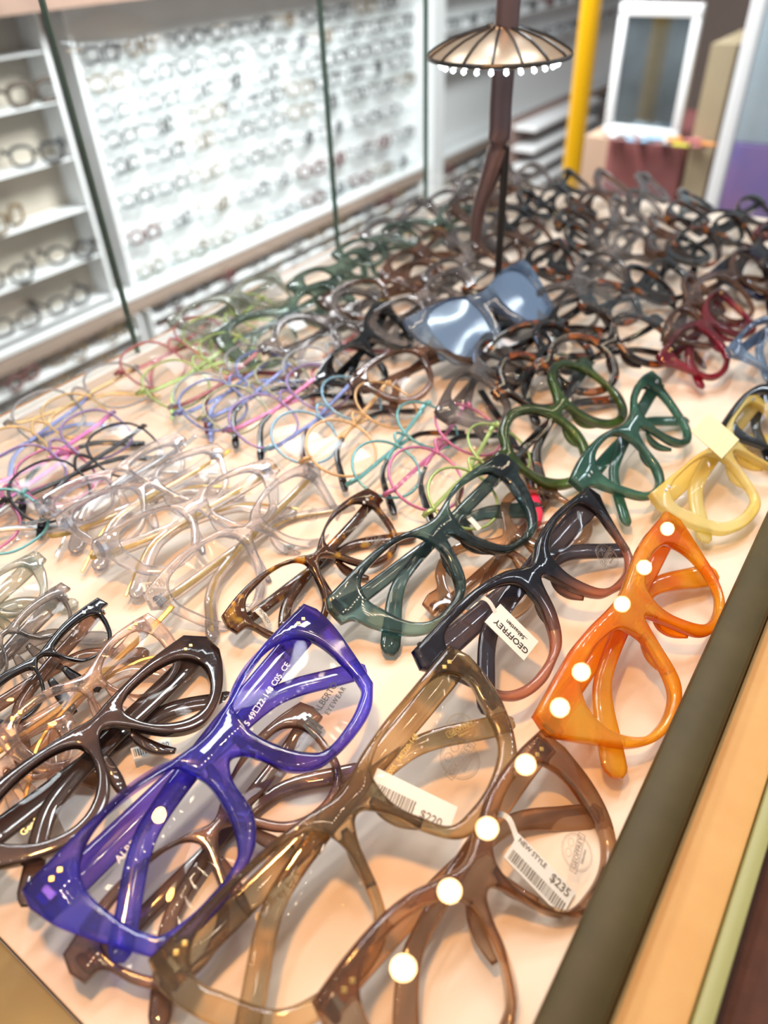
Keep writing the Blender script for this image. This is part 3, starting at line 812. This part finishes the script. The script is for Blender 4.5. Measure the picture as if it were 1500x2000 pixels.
def temple_text(temple, body, size, mat, p0, p1, z, mirror=False, rotflip=False):
    a = math.atan2(p1[1]-p0[1], p1[0]-p0[0])
    c = ((p0[0]+p1[0])/2, (p0[1]+p1[1])/2)
    return text_obj('lettering', body, size*.001, mat, temple, (c[0]*.001, c[1]*.001, z*.001), a + (math.pi if rotflip else 0), thick=.00004, mirror=mirror)

P = dict(blue=(-149.051, 84.566, 33.934, 1.589, 0.324, -0.036), green=(-143.227, 237.193, 26.06, 1.473, 0.447, -0.053),
         gold=(-93.876, 93.802, 33.268, 1.475, 0.333, -0.104), champagne=(-49.716, 101.853, 22.692, 1.437, 0.507, 0.035),
         orange=(-42.938, 233.081, 28.535, 1.565, 0.491, -0.009), black=(-88.925, 228.375, 33.606, 1.456, 0.509, 0.045),
         tort=(-188.089, 195.5, 17.28, 1.565, 0.484, 0.0), clear=(-228.381, 191.746, 18.0, 1.596, 0.605, 0.05),
         teal=(-93.619, 371.407, 28.318, 1.595, 0.55, 0.022), brown=(-192.178, 69.078, 22.0, 1.604, 0.254, 0.15))
# blue
r, ts = eyewear('bigsquare', A['blue'], P['blue'], 'large square glasses in see-through ultramarine blue lying across dark glasses', h=(15, 8, 8), th=3.0, front_th=5.5, bev=1.9, rivets=M['gold'])
temple_text(ts[0], '82215 49\u25a122-148 C05  CE', 3.3, M['whiteink'], (12, -8.5), (42, -4), -7.2)
temple_text(ts[1], 'ALBERTO EYEWEAR', 3.6, M['whiteink'], (-46, -6), (-14, -6), -11.8)
ab = text_obj('lens_print', 'ALBERTO', .0036, M['ink'], r, (.0405, -.0256, surf_z(40.5, 2.2)), .12, .09, thick=.00004)
ab2 = text_obj('lens_print', 'EYEWEAR', .0027, M['ink'], r, (.0420, -.0292, surf_z(42, 2.2)), .12, .09, thick=.00004, spacing=1.25)
bm = bmesh.new()
for q in ((-3.6, -3.0, -1.6, 3.4), (-1.1, -3.8, 0.3, 3.6), (0.9, -3.2, 1.9, 4.2)):
    vs = [bm.verts.new((x*.001, y*.001, zz)) for zz in (0, .00006) for x, y in ((q[0], q[1]), (q[0]+1.3, q[1]-.4), (q[2]+1.2, q[3]), (q[2], q[3]+.3))]
    bm.faces.new(vs[3::-1]); bm.faces.new(vs[4:])
    for i in range(4): bm.faces.new((vs[i], vs[(i+1) % 4], vs[4+(i+1) % 4], vs[4+i]))
lg = bm_obj('lens_print', bm, M['ink'], r); lg.matrix_local = Matrix.Translation((.0275, -.0292, surf_z(27.5, 2.3))) @ Matrix.Rotation(.07, 4, 'Y') @ Matrix.Rotation(.15, 4, 'Z')
# green
r, ts = eyewear('square', A['green'], P['green'], 'square glasses in see-through bottle green, sharpest pair in the middle of the table', h=(9, 6, 9.5), th=3.2, front_th=5.2, bev=1.7)
bm = bmesh.new(); bar_bm(bm, [Vector((25, -14, -11)), Vector((25.4, -10, -10.6)), Vector((25.8, -6, -11))], [3.2]*3, [.5]*3, 8); bm_obj('paper_band', bm, M['paper'], r)
# gold / olive smoke
r, ts = eyewear('cateye_square', A['gold'], P['gold'], 'large olive smoke see-through glasses with a $220 price tag behind one lens', h=(12, 7, 8), th=3.2, front_th=5.2, bev=1.8, rivets=M['gold'])
badge(r, 38.5, -22.5, .1, 'GEOFFREY', 'S\u00e9bastien', 1.0)
b_ = badge(r, 52, -16, .35, 'GEOFFREY', 'S\u00e9bastien', .75, M['gold']); b_.matrix_local = Matrix.Translation((.051, -.0155, -.0085)) @ Matrix.Rotation(-.35, 4, 'Z'); b_.name = 'temple_stamp'
temple_text(ts[0], '391-005  54\u25a120-148', 2.6, M['gold'], (15, -8), (36, -5.5), -7)
temple_text(ts[1], 'Geoffrey by Sebastien', 3.4, M['gold'], (-46, -7), (-10, -7), -11.5)
price_tag(r, [(8, -8), (16, -2), (27, -32), (17, -36)], [('$220', 4.0, 8, -2.4, 0, False, M['greyink'])], (-13, 2, -4, 0.5), z=-.0045)
# champagne
r, ts = eyewear('panto_big', A['champagne'], P['champagne'], 'champagne brown see-through glasses with a $235 tag, nearest the window frame', h=(8, 6, 9), th=3.2, front_th=5.2, bev=1.8, rivets=M['gold'])
badge(r, 34, -27, .3, 'GEOFFREY', 'S\u00e9bastien', .85)
price_tag(r, [(13.5, -9.1), (24, -10), (25.5, -37), (15.8, -35)], [('NEW STYLE', 2.4, -6, 3.6, 0, False, M['greyink']), ('$235', 4.2, 7.5, 2.6, 0, False, M['greyink'])], (-12, 12, -4.2, -.5), loop=[(22.5, 2, -9), (24.8, -2.5, -4), (23, -8, -3.6), (20, -13, -3.6)], z=-.0035)
# orange
eyewear('amber_square', A['orange'], P['orange'], 'square glasses in glowing amber orange beside the window frame', h=(10, 7, 11), th=3.5, front_th=5.8, bev=1.9)
# black to rose
r, ts = eyewear('ink_square', A['black'], P['black'], 'large glasses fading from ink black to rose with a white brand tag turned upside down', tmat=A['inky'], h=(15, 8, 8), th=3.2, front_th=5.2, bev=1.8)
badge(r, 40.3, -21.5, .1, 'GEOFFREY', 'S\u00e9bastien', .9)
price_tag(r, [(-37.5, -2), (-25.5, -3.5), (-23.5, -25), (-37.1, -25.5)], [('GEOFFREY', 4.0, 1, -2.0, math.pi, False, M['ink']), ('..S\u00e9bastien', 2.8, 1, 2.2, math.pi, False, M['ink'])], None, loop=[(-36, 6, -9), (-32, 5.5, -2), (-30, 2, -1.5), (-30.5, -5, -3.3)], z=-.0030)
# tortoise
r, ts = eyewear('small_square', A['tort'], P['tort'], 'small square glasses in amber and brown tortoiseshell between the blue and the clear pair', h=(6, 5, 6.5), th=3, front_th=4.2, bev=1.1, rivets=M['steel'])
badge(r, 29, -17, .1, 'GEOFFREY', 'S\u00e9bastien', .75)
bm = bmesh.new(); bar_bm(bm, [Vector((-40, -9, -11)), Vector((-39, -4, -9)), Vector((-38, 1, -11))], [3.4]*3, [.5]*3, 8); bm_obj('paper_band', bm, M['paper'], r)
text_obj('lettering', 'CONOR', .0022, M['greyink'], r, (-.0389, -.0042, -.0083), 1.35, thick=.00004)
# crystal clear
r, ts = eyewear('wide_soft', A['clear'], P['clear'], 'crystal clear glasses with gold wire inside the temples, left of the tortoiseshell pair', h=(6, 5, 6.5), th=3, front_th=4.2, bev=1.3, W=64)
def wire_core(r, Wm, pose, mat, depths=(-9.0, -13.5), hy=2.0):
    for s, d in ((1, depths[0]), (-1, depths[1])):
        pth = temple_path(s, round(Wm-1), hy, d, (round(pose[2]), round(pose[4], 2)), 5)[3:-2]
        bm = bmesh.new(); bar_bm(bm, pth, [2.6 if i < 14 else 1.6 for i in range(len(pth))], [1.0]*len(pth), 8); bm_obj('wire_core', bm, mat, r)
wire_core(r, 64, P['clear'], M['gold'])
badge(r, 34, -14, .1, 'GEOFFREY', 'S\u00e9bastien', .7)
price_tag(r, [(8, -20), (12, -17), (27, -26), (24, -30)], [], (-7, 7, -1.6, 1.6), z=-.006)
# teal cat-eye
eyewear('cateye', A['teal'], P['teal'], 'dark teal cat-eye glasses right of the leaf green round pair', h=(10, 6, 7), th=3, front_th=5, bev=1.4, rivets=M['steel'])
# dark brown angular
r, ts = eyewear('angular', A['brown'], P['brown'], 'dark brown angular glasses with twin square rivets left of the blue pair', h=(12, 7, 7), th=3.2, front_th=4.8, bev=1.2, rivets=M['gold'])
temple_text(ts[1], 'Geoffrey by Sebastien', 3.2, M['gold'], (-44, -7), (-10, -6), -11.5)
price_tag(r, [(3, -14), (7, -10), (20, -18), (17, -22)], [('$220', 2.8, 4, 0, 0, False, M['greyink'])], (-7, 0, -1.6, 1.6), z=-.012)
# dark tortoise pair lying under the blue one
eyewear('small_square', A['umber'], (-131, 68, 15, 1.56, .25, 0), 'brown see-through glasses lying under the large blue pair', W=57, h=(7, 5, 7), th=3, front_th=4, bev=1.1)

# ------------------------------------------------------------------ second ring of acetate glasses (poses read off the table plane)
def acc(sname, mat, a, b, label, z=26, pitch=.46, rivets=None, hero=True, **k):
    pose, W = place(a, b, 0, z, pitch)
    return eyewear(sname, mat, pose, label, W=W, hero=hero, rivets=rivets, **k)
def lcen(a, b, half):
    """hinge width from lens-centre pixels: returns pose built on lens centres"""
    pose, w_ = place(a, b, 0, 26, .46, dy=-8, dz=-1.0)
    return pose, w_
pose, w_ = lcen((1063, 867), (1146, 765), 0)
eyewear('round', A['leaf'], pose, 'thick leaf green round glasses above the bottle green pair', W=w_*66/32, h=(6, 5, 7), th=3, front_th=5, bev=1.6, tmat=A['darktort'])
pose, w_ = lcen((1375, 945), (1475, 835), 0)
r, ts = eyewear('cateye_square', A['yellow'], pose, 'lemon yellow glasses with a pale sticker over the bridge beside the window frame', W=67, h=(12, 8, 9), th=3.4, front_th=5, bev=1.4, rivets=M['steel'])
bm = bmesh.new(); add_box(bm, (-.014, -.006, .0026), (.010, .016, .0030), .0001); bm_obj('sticker', bm, plain('cream_sticker', (0.95, 0.85, 0.50), .35), r)
pose, w_ = lcen((1350, 690), (1425, 600), 0)
eyewear('ink_square', A['burgundy'], pose, 'burgundy red glasses standing out beyond the yellow pair', W=66, h=(8, 6, 7), th=3, front_th=4.5, bev=1.2, rivets=M['gold'])
pose, w_ = lcen((1037, 748), (1105, 672), 0)
eyewear('round', A['darktort'], pose, 'round dark tortoiseshell glasses touching the leaf green pair', W=60, h=(6, 5, 7), th=3, front_th=4.5, bev=1.2)
pose, w_ = lcen((1155, 735), (1222, 672), 0)
eyewear('round', A['darktort'], (-148, 470, 26, 1.2, .46, 0), 'thin round tortoiseshell glasses left of the burgundy pair', W=62, h=(5, 4, 6), th=2.5, front_th=3.2, bev=.9)
eyewear('ink_square', A['paleblue'], (-58, 560, 30, 1.45, .5, 0), 'shiny pale blue grey glasses right of the burgundy pair', W=66, h=(9, 6, 7))
eyewear('ink_square', A['jet'], (-40, 470, 24, 1.5, .4, 0), 'black glasses behind the yellow pair at the window frame', W=66, h=(9, 6, 7))
eyewear('bigsquare', A['navy'], (-108, 700, 28, 1.5, .5, 0), 'dark navy glossy glasses in the far right of the table', W=70)
eyewear('bigsquare', A['paleblue'], (-246, 462, 44, 1.43, .62, 0), 'pale blue mirrored oversized glasses lying on top at the lamp foot', W=72, h=(12, 8, 8), lensmat=plain('blue_mirror_lens', (0.30, 0.45, 0.70), .12, .7))
# lower left crowd
acc('clubmaster', A['smoke'], (-150, 1330), (118, 1135), 'dark grey glasses cut by the left picture edge, highest of the lower left cluster', z=22, h=(9, 6, 7))
acc('clubmaster', A['jet'], (-95, 1395), (190, 1165), 'black browline glasses in the lower left cluster', z=22, tmat=A['umber'], h=(7, 5, 7), rivets=M['steel'])
r, ts = acc('panto_big', A['pinkclear'], (-20, 1425), (282, 1195), 'rose crystal see-through glasses right of the black browline pair', z=22, h=(7, 5, 7), rivets=M['gold'])
wire_core(r, 55, (0, 0, 22, 0, .46, 0), M['gold'])
acc('square', A['pinkclear'], (-160, 1560), (125, 1385), 'rose crystal glasses with copper coloured temples in front of the brown angular pair', z=15, pitch=.3, h=(6, 5, 6), tmat=A['champagne'])
acc('square', A['olive'], (-230, 1270), (62, 1075), 'pale olive glasses at the left picture edge above the black pairs', z=22, h=(9, 6, 7))
# clear cluster
r, ts = acc('square', A['clear'], (178, 1058), (524, 895), 'crystal clear square glasses in the middle of the clear cluster', z=25, rivets=M['steel'])
wire_core(r, 60, (0, 0, 25, 0, .46, 0), M['gold'])
price_tag(r, [(-45, -28), (-42, -24), (-28, -31), (-31, -35)], [], (-6, 4, -1.6, 1.6), z=-.006)
r, ts = acc('wide_soft', A['clear'], (108, 1012), (424, 868), 'crystal clear soft glasses second row of the clear cluster', z=22)
wire_core(r, 60, (0, 0, 22, 0, .46, 0), M['gold'])
r, ts = acc('clubmaster', A['clear'], (60, 985), (352, 845), 'crystal clear thin glasses highest in the clear cluster', z=22)
wire_core(r, 60, (0, 0, 22, 0, .46, 0), M['steel'])
# pinkish pair seen through the orange and green ones
eyewear('round', A['champagne'], (-118, 262, 12, 1.5, .15, 0), 'honey coloured round glasses lying under the bottle green pair', W=60, h=(5, 4, 6), th=2.5, front_th=3, bev=.8)

# ------------------------------------------------------------------ thin metal frames (the neat column left of the middle)
def met(a, b, rim, tm, label, z=22, W=None, **k):
    pose, w_ = place(a, b, 0, z, .42, dy=-8, dz=-1)
    pose = pose[:5] + (0.0,)
    return metal_frame(pose, label, E_[rim], E_[tm], W or w_, **k)
met((756, 916), (836, 830), 'tealm', 'tealm', 'thin teal round wire glasses left of the pink pair', tipmat=A['darktort'])
met((834, 934), (916, 838), 'pinkm', 'pinkm', 'thin pink round wire glasses right of the teal pair', tipmat=A['jet'])
met((906, 972), (976, 876), 'limem', 'limem', 'thin lime and purple round wire glasses half under the bottle green pair', tipmat=A['umber'])
met((668, 874), (756, 790), 'orangem', 'orangem', 'thin orange round wire glasses left of the teal pair', tipmat=A['darktort'])
met((596, 854), (688, 778), 'skym', 'bluem', 'thin sky blue wire glasses with navy temples', tipmat=A['umber'])
met((516, 822), (622, 756), 'purplem', 'pinkm', 'thin purple wire glasses with pink temples', tipmat=A['jet'], shape='soft')
met((460, 800), (556, 740), 'olivem', 'bluem', 'thin olive wire glasses with blue temples', tipmat=A['jet'], shape='soft')
met((405, 775), (500, 712), 'greym', 'redm', 'thin grey wire glasses with red temples', tipmat=A['burgundy'], shape='soft')
met((345, 750), (450, 690), 'limem', 'limem', 'thin lime green wire glasses near the far table edge', shape='soft')
met((300, 712), (400, 655), 'redm', 'redm', 'thin red wire glasses against the glass screen', shape='soft')
met((55, 925), (190, 848), 'purplem', 'magentam', 'thin purple wire glasses with magenta temples at the left picture edge', tipmat=A['jet'], shape='soft', z=20)
met((98, 958), (245, 878), 'blackm', 'blackm', 'thin black wire glasses beside the clear cluster', tipmat=A['jet'], shape='soft', z=20)
met((25, 885), (150, 812), 'goldm', 'bluem', 'thin gold wire glasses with blue temples at the left picture edge', shape='soft', z=20)
met((95, 812), (230, 752), 'greym', 'goldm', 'rimless looking grey wire glasses with gold temples against the glass screen', shape='soft', z=20)
met((10, 990), (60, 960), 'pinkm', 'magentam', 'thin pink wire glasses cut by the left picture edge', shape='soft', z=16, W=26)

# ------------------------------------------------------------------ further columns: one column is one run of overlapping pairs
far_styles = ['square', 'ink_square', 'round', 'small_square', 'wide_soft', 'panto_big', 'cateye']
CN = {'smoke':'smoke grey','umber':'warm brown','jet':'black','forest':'grey green','olive':'pale olive','darktort':'tortoiseshell','burgundy':'burgundy','navy':'navy'}
cols = [
    (392, -205, -435, 45, ('smoke', 'umber', 'jet', 'smoke', 'forest', 'olive', 'olive', 'olive'), 'in the run nearest the wire pairs', 'smoky glasses in the middle run', 27),
    (470, -200, -435, 47, ('darktort', 'umber', 'smoke', 'umber', 'forest', 'olive', 'forest', 'olive'), 'in the run at the lamp foot', 'glasses in the run at the lamp foot', 27),
    (552, -120, -435, 47, ('umber', 'darktort', 'smoke', 'darktort', 'smoke', 'umber', 'forest', 'olive', 'forest', 'smoke'), 'in the run just beyond the lamp foot', 'glasses in the run beyond the lamp', 28),
    (632, -70, -435, 45, ('darktort', 'umber', 'jet', 'smoke', 'darktort', 'umber', 'smoke', 'forest', 'smoke', 'olive', 'smoke'), 'in the third run from the far table end', 'glasses in the third run from the far end', 28),
    (712, -60, -435, 45, ('burgundy', 'jet', 'darktort', 'umber', 'smoke', 'darktort', 'jet', 'umber', 'smoke', 'forest', 'smoke'), 'in the second run from the far table end', 'glasses in the second run from the far end', 28),
    (795, -50, -435, 47, ('navy', 'burgundy', 'jet', 'darktort', 'smoke', 'umber', 'jet', 'smoke', 'smoke', 'umber', 'smoke'), 'in the last run at the far table end', 'glasses in the run close to the far end', 28),
]
skip = [(-148, 470, 45), (-58, 560, 45), (-108, 700, 40), (-94, 534, 60), (-246, 470, 42)]
for (y, x0, x1, dx, mats, lab, grp, z) in cols:
    x = x0; i = 0; q = 0
    while x > x1:
        yy = y + rnd.uniform(-9, 9); xx = x + rnd.uniform(-4, 4)
        if not any(abs(xx-a) < 16 and abs(yy-b) < c for a, b, c in skip):
            eyewear(far_styles[(i*3 + int(y)) % 7], A[mats[min(i, len(mats)-1)]], (xx, yy, z + rnd.uniform(-2, 3), math.pi/2 + rnd.uniform(-.28, .28), rnd.uniform(.3, .6), rnd.uniform(-.08, .08)),
                    CN[mats[min(i, len(mats)-1)]] + ' glasses, ' + ORD[q] + ' from the window ' + lab, grp, W=rnd.choice((56, 60, 63)), hero=False, h=(8, 5, 7), th=3.0, front_th=4.2, bev=.9); q += 1
        x -= dx; i += 1
# a few coloured wire pairs in the pale far left of the run
for k, (xx, yy, rim, tm, lab) in enumerate([(-345, 300, 'bluem', 'bluem', 'navy wire glasses between the lime and the olive pair'), (-420, 372, 'limem', 'limem', 'pale lime wire glasses beside the glass screen'),
                                            (-318, 372, 'greym', 'redm', 'grey wire glasses in front of the smoky run'),
                                            (-355, 100, 'tealm', 'greym', 'teal wire glasses at the far left table edge')]):
    metal_frame((xx, yy, 20, 1.57 + rnd.uniform(-.1, .1), .42, 0), lab, E_[rim], E_[tm], 26, shape='soft')
# red plastic tip with its dark temple, lying by the leaf green pair
rt = empty('eyeglass_temple'); tag(rt, 'loose dark eyeglass temple with a bright red tip below the leaf green pair', 'temple')
bm = bmesh.new(); pth = catmull([Vector((-205, 395, 6)), Vector((-160, 352, 7)), Vector((-131, 318, 8)), Vector((-122, 304, 7))], 5)
bar_bm(bm, pth, [5]*len(pth), [3]*len(pth), 10); bm_obj('temple_arm', bm, A['darktort'], rt, 50)
bm = bmesh.new(); pth = catmull([Vector((-124, 307, 7)), Vector((-118, 296, 7)), Vector((-112, 287, 6))], 4)
bar_bm(bm, pth, [7, 8, 9, 9.5, 10, 10, 9.5, 8, 5], [6]*9, 10); bm_obj('temple_tip', bm, M['redrubber'], rt, 60)
# clear plastic sleeves
for k, (a, b, lab) in enumerate([((1165, 560), (1330, 640), 'flat clear plastic sleeve lying beyond the thin round tortoiseshell pair')]):
    pa = atZ(*a, .035); pb = atZ(*b, .035)
    o = box('plastic_sleeve', (-.045, -.03, -.0006), (.045, .03, .0006), M['lens'], bev=.0003)
    o.matrix_world = Matrix.Translation((pa+pb)/2) @ Matrix.Rotation(.5, 4, 'Z') @ Matrix.Rotation(.25, 4, 'Y'); tag(o, lab, 'sleeve')

# ------------------------------------------------------------------ mushroom lamp standing among the glasses
LX, LY = -0.248, 0.495
M['bronze'] = plain('bronze_metal', (0.30, 0.21, 0.22), 0.28, 0.7, noise=0.3, scale=20)
M['blackmetal'] = plain('black_metal', (0.02, 0.02, 0.022), 0.3)
lamp = empty('mushroom_lamp', (LX, LY, 0)); tag(lamp, 'bronze mushroom lamp with a ribbed shade rising from the glasses', 'lamp')
bm = bmesh.new(); lathe_bm(bm, [(.018, 0.001), (.019, .003), (.016, .006), (.004, .008)], 28); bm_obj('base', bm, M['blackmetal'], lamp, 40)
bm = bmesh.new(); tube_bm(bm, [Vector((0, 0, .007)), Vector((.0, 0, .10)), Vector((0, 0, .135))], .0027, 10); bm_obj('pole', bm, M['blackmetal'], lamp, 60)
bm = bmesh.new(); pth = catmull([Vector((-.021, 0, .068)), Vector((-.019, 0, .090)), Vector((-.012, 0, .112)), Vector((-.006, 0, .134)), Vector((-.006, 0, .163)), Vector((-.005, 0, .20)), Vector((-.004, 0, .25))], 5)
tube_bm(bm, pth, [.004 + .0035*min(1, i/14) for i in range(len(pth))], 16); bm_obj('trunk', bm, M['bronze'], lamp, 60)
bm = bmesh.new(); prof = [(.0455, .1885), (.046, .1895), (.0435, .1915), (.037, .1950), (.029, .1985), (.018, .2018), (.009, .2038), (.0085, .2048)]
lathe_bm(bm, prof, 48)
for v in bm.verts: v.co.x -= .009
sh = bm_obj('shade', bm, plain('ribbed_shade', (0.50, 0.38, 0.27), 0.3, 0.6, noise=.3, scale=12), lamp, 40)
for k in range(16):
    a = 2*math.pi*k/16; bm = bmesh.new()
    tube_bm(bm, [Vector((-.009+r_*math.cos(a), r_*math.sin(a), z_+.0006)) for r_, z_ in prof[1:]], .0008, 5); bm_obj('rib', bm, M['blackmetal'], sh)
bm = bmesh.new(); tube_bm(bm, [Vector((-.009+.0458*math.cos(a*math.pi/24), .0458*math.sin(a*math.pi/24), .1888)) for a in range(48)], .0014, 6, True); bm_obj('rim', bm, M['blackmetal'], sh)
led = emit('cool_led', (0.85, 0.95, 1.0), 9)
for k in range(26):
    a = 2*math.pi*k/26; bm = bmesh.new(); bmesh.ops.create_icosphere(bm, subdivisions=1, radius=.0017)
    b = bm_obj('light_bead', bm, led, lamp); b.location = (-.009+.038*math.cos(a), .038*math.sin(a), .1842)
bm = bmesh.new(); tube_bm(bm, [Vector((-.009+.038*math.cos(a*math.pi/24), .038*math.sin(a*math.pi/24), .1866)) for a in range(48)], .0009, 5, True); bm_obj('bead_ring', bm, M['steel'], lamp)

# ------------------------------------------------------------------ things beyond the far end of the table
YF = 2.35
def prop(name, pts, depth, mat, label, cat, y=YF, bev=.006):
    """upright box whose front face stands at y; pts = two opposite picture corners of that face"""
    a, b = atY(*pts[0], y), atY(*pts[1], y)
    x0, x1 = sorted((a.x, b.x)); z0, z1 = sorted((a.z, b.z))
    o = box(name, (x0, y, z0), (x1, y+depth, z1), mat, bev=bev); tag(o, label, cat); return o
M['maroon'] = plain('maroon_front', (0.16, 0.035, 0.04), 0.4, col2=(0.27, 0.11, 0.10), scale=14)
M['tan'] = plain('tan_card', (0.50, 0.34, 0.24), 0.6, noise=.1)
cz = atY(1260, 278, YF).z
cb = box('counter_cabinet', (atY(1186, 285, YF).x, YF, -1.0), (atY(1340, 285, YF).x, YF+.5, cz), M['maroon'], bev=.006)
tag(cb, 'maroon patterned counter carrying the white framed mirror', 'counter')
b2 = box('carton', (atY(1135, 285, YF).x, YF+.02, -1.0), (atY(1186, 285, YF).x-.004, YF+.3, cz-.005), M['tan']); tag(b2, 'tall plain tan carton left of the maroon counter', 'carton')
b3 = box('counter_cabinet', (atY(1345, 300, YF).x, YF, -1.0), (atY(1392, 300, YF).x, YF+.3, cz+.25), plain('khaki_card', (0.40, 0.32, 0.20), .6, noise=.2, scale=9)); tag(b3, 'narrow khaki cabinet right of the maroon counter', 'cabinet')
def mirror(px0, py0, px1, py1, y, label, tint):
    a, b = atY(px0, py0, y), atY(px1, py1, y)
    x0, x1 = sorted((a.x, b.x)); z0, z1 = sorted((a.z, b.z)); z0 = cz + .001
    root = empty('standing_mirror', ((x0+x1)/2, y, z0)); tag(root, label, 'mirror')
    g = box('mirror_glass', (x0+.02, y+.012, z0+.02), (x1-.02, y+.018, z1-.02), tint, root)
    f = .030
    parts = [('frame_rail', (x0, y, z0), (x1, y+.025, z0+f)), ('frame_rail', (x0, y, z1-f), (x1, y+.025, z1)), ('frame_stile', (x0, y, z0+f), (x0+f*.8, y+.025, z1-f)), ('frame_stile', (x1-f*.8, y, z0+f), (x1, y+.025, z1-f))]
    for nm, lo, hi in parts: box(nm, lo, hi, M['whitetrim'], root, .003)
    for c in root.children: c.matrix_parent_inverse = Matrix.Translation(-root.location)
    return root
mir = plain('blue_grey_mirror', (0.42, 0.50, 0.54), .12, .85, noise=.6, scale=9)
mirror(1212, 5, 1322, 278, YF+.03, 'white framed mirror standing on the maroon counter', mir)
o = box('display_post', (atY(1398, 300, YF-.2).x, YF-.2, -1.0), (atY(1425, 300, YF-.2).x, YF-.17, .35), M['whitetrim'], bev=.004); tag(o, 'slim white post right of the mirror', 'post')
o = box('poster_panel', (atY(1432, 300, YF).x, YF-.02, cz+.03), (atY(1432, 300, YF).x+.50, YF, .6), plain('blue_grey_poster', (0.42, 0.52, 0.58), .3, noise=.25, scale=7), bev=.002); tag(o, 'pale blue grey display panel at the right picture edge', 'panel')
o = box('counter_cabinet', (atY(1432, 300, YF).x, YF-.03, -1.0), (atY(1432, 300, YF).x+.50, YF+.3, cz+.028), plain('blue_violet_cloth', (0.05, 0.09, 0.30), .5, col2=(0.25, 0.12, 0.22), scale=8), bev=.004); tag(o, 'blue and violet draped counter at the right picture edge', 'counter')
# yellow column
bm = bmesh.new(); yc = atY(1132, 200, 2.1)
lathe_bm(bm, [(.026, -1.0), (.026, .7)], 28, (yc.x, 2.1, 0)); o = bm_obj('column', bm, plain('yellow_paint', (0.80, 0.42, 0.0), .3), None, 40); tag(o, 'bright yellow round column behind the lamp', 'column')
# heap of bright packets on the maroon counter, in front of the mirror
for k in range(12):
    c = rnd.choice([(0.7, .75, .8), (.75, .70, .1), (.7, .3, .1), (.3, .45, .6), (.8, .8, .8), (.55, .2, .2)])
    bm = bmesh.new(); add_box(bm, (-.022, -.012, -.004), (.022, .012, .004), .003)
    o = bm_obj('packet', bm, plain('packet_film_%d' % k, c, .2), None, 40)
    fx = k/11.0
    o.matrix_world = Matrix.Translation((atY(1205, 285, YF).x + fx*.27, YF-.015 - (k % 3)*.012, cz+.012+(k % 2)*.010)) @ Matrix.Rotation(rnd.uniform(-1, 1), 4, 'Z') @ Matrix.Rotation(rnd.uniform(-.2, .2), 4, 'X')
    tag(o, ORD[k] + ' small shiny packet from the left in front of the white framed mirror', 'packet', 'packets before the mirror')

# ------------------------------------------------------------------ glowing beads for glass reflections, and light strips
warm = emit('warm_reflection', (1.0, 0.66, 0.30), 34)  # lamp reflections in the front glass, modelled as glowing beads
ls = empty('reflection_string', (-0.0229, .1, .15)); tag(ls, 'row of small warm glowing beads standing in for reflections in the front glass', 'reflection')
ys = [.0306, .0429, .0544, .0678, .0815, .0911, .112, .125, .1403]
y = .1403
while y < .9: y += .0135; ys.append(y) if y > .26 and (int(y*74) % 9 < 2) else None
for y in ys:
    bm = bmesh.new(); bmesh.ops.create_icosphere(bm, subdivisions=2, radius=.00085)
    b = bm_obj('reflection_bead', bm, warm, ls); b.location = (0, y-.1, 0)
bm = bmesh.new(); tube_bm(bm, [Vector((0, -.3, .0010)), Vector((0, .88, .0010))], .00012, 5); bm_obj('wire', bm, M['lens'], ls)  # added wire joining the reflection beads
def led_strip(x, z, y0, y1, pitch, r_, mat, label):
    root = empty('led_strip', (x, y0, z)); tag(root, label, 'light strip')
    box('carrier', (-.006, 0, .0015), (.006, y1-y0, .004), M['whitetrim'], root)
    bm = bmesh.new(); y = 0.005
    while y < y1-y0:
        bmesh.ops.create_icosphere(bm, subdivisions=1, radius=r_, matrix=Matrix.Translation((0, y, 0))); y += pitch
    d = bm_obj('diodes', bm, mat, root); d['kind'] = 'stuff'
led_strip(-0.090, 0.46, -.10, 0.9, .028, .0034, emit('warm_led', (1.0, 0.80, 0.55), 110), 'warm dotted light strip over the front of the table')
led_strip(0.030, 0.48, -.05, 1.2, .028, .0034, emit('warm_led_front', (1.0, 0.80, 0.58), 90), 'warm dotted light strip along the top of the front window')
led_strip(-0.36, 0.52, -.3, 0.9, .028, .0036, emit('cool_led_back', (0.80, 0.91, 1.0), 120), 'cool dotted light strip over the back of the table')
led_strip(0.24, 0.48, .5, 1.4, .032, .0040, emit('cool_led_aisle', (0.80, 0.91, 1.0), 130), 'cool dotted light strip over the aisle outside the table')
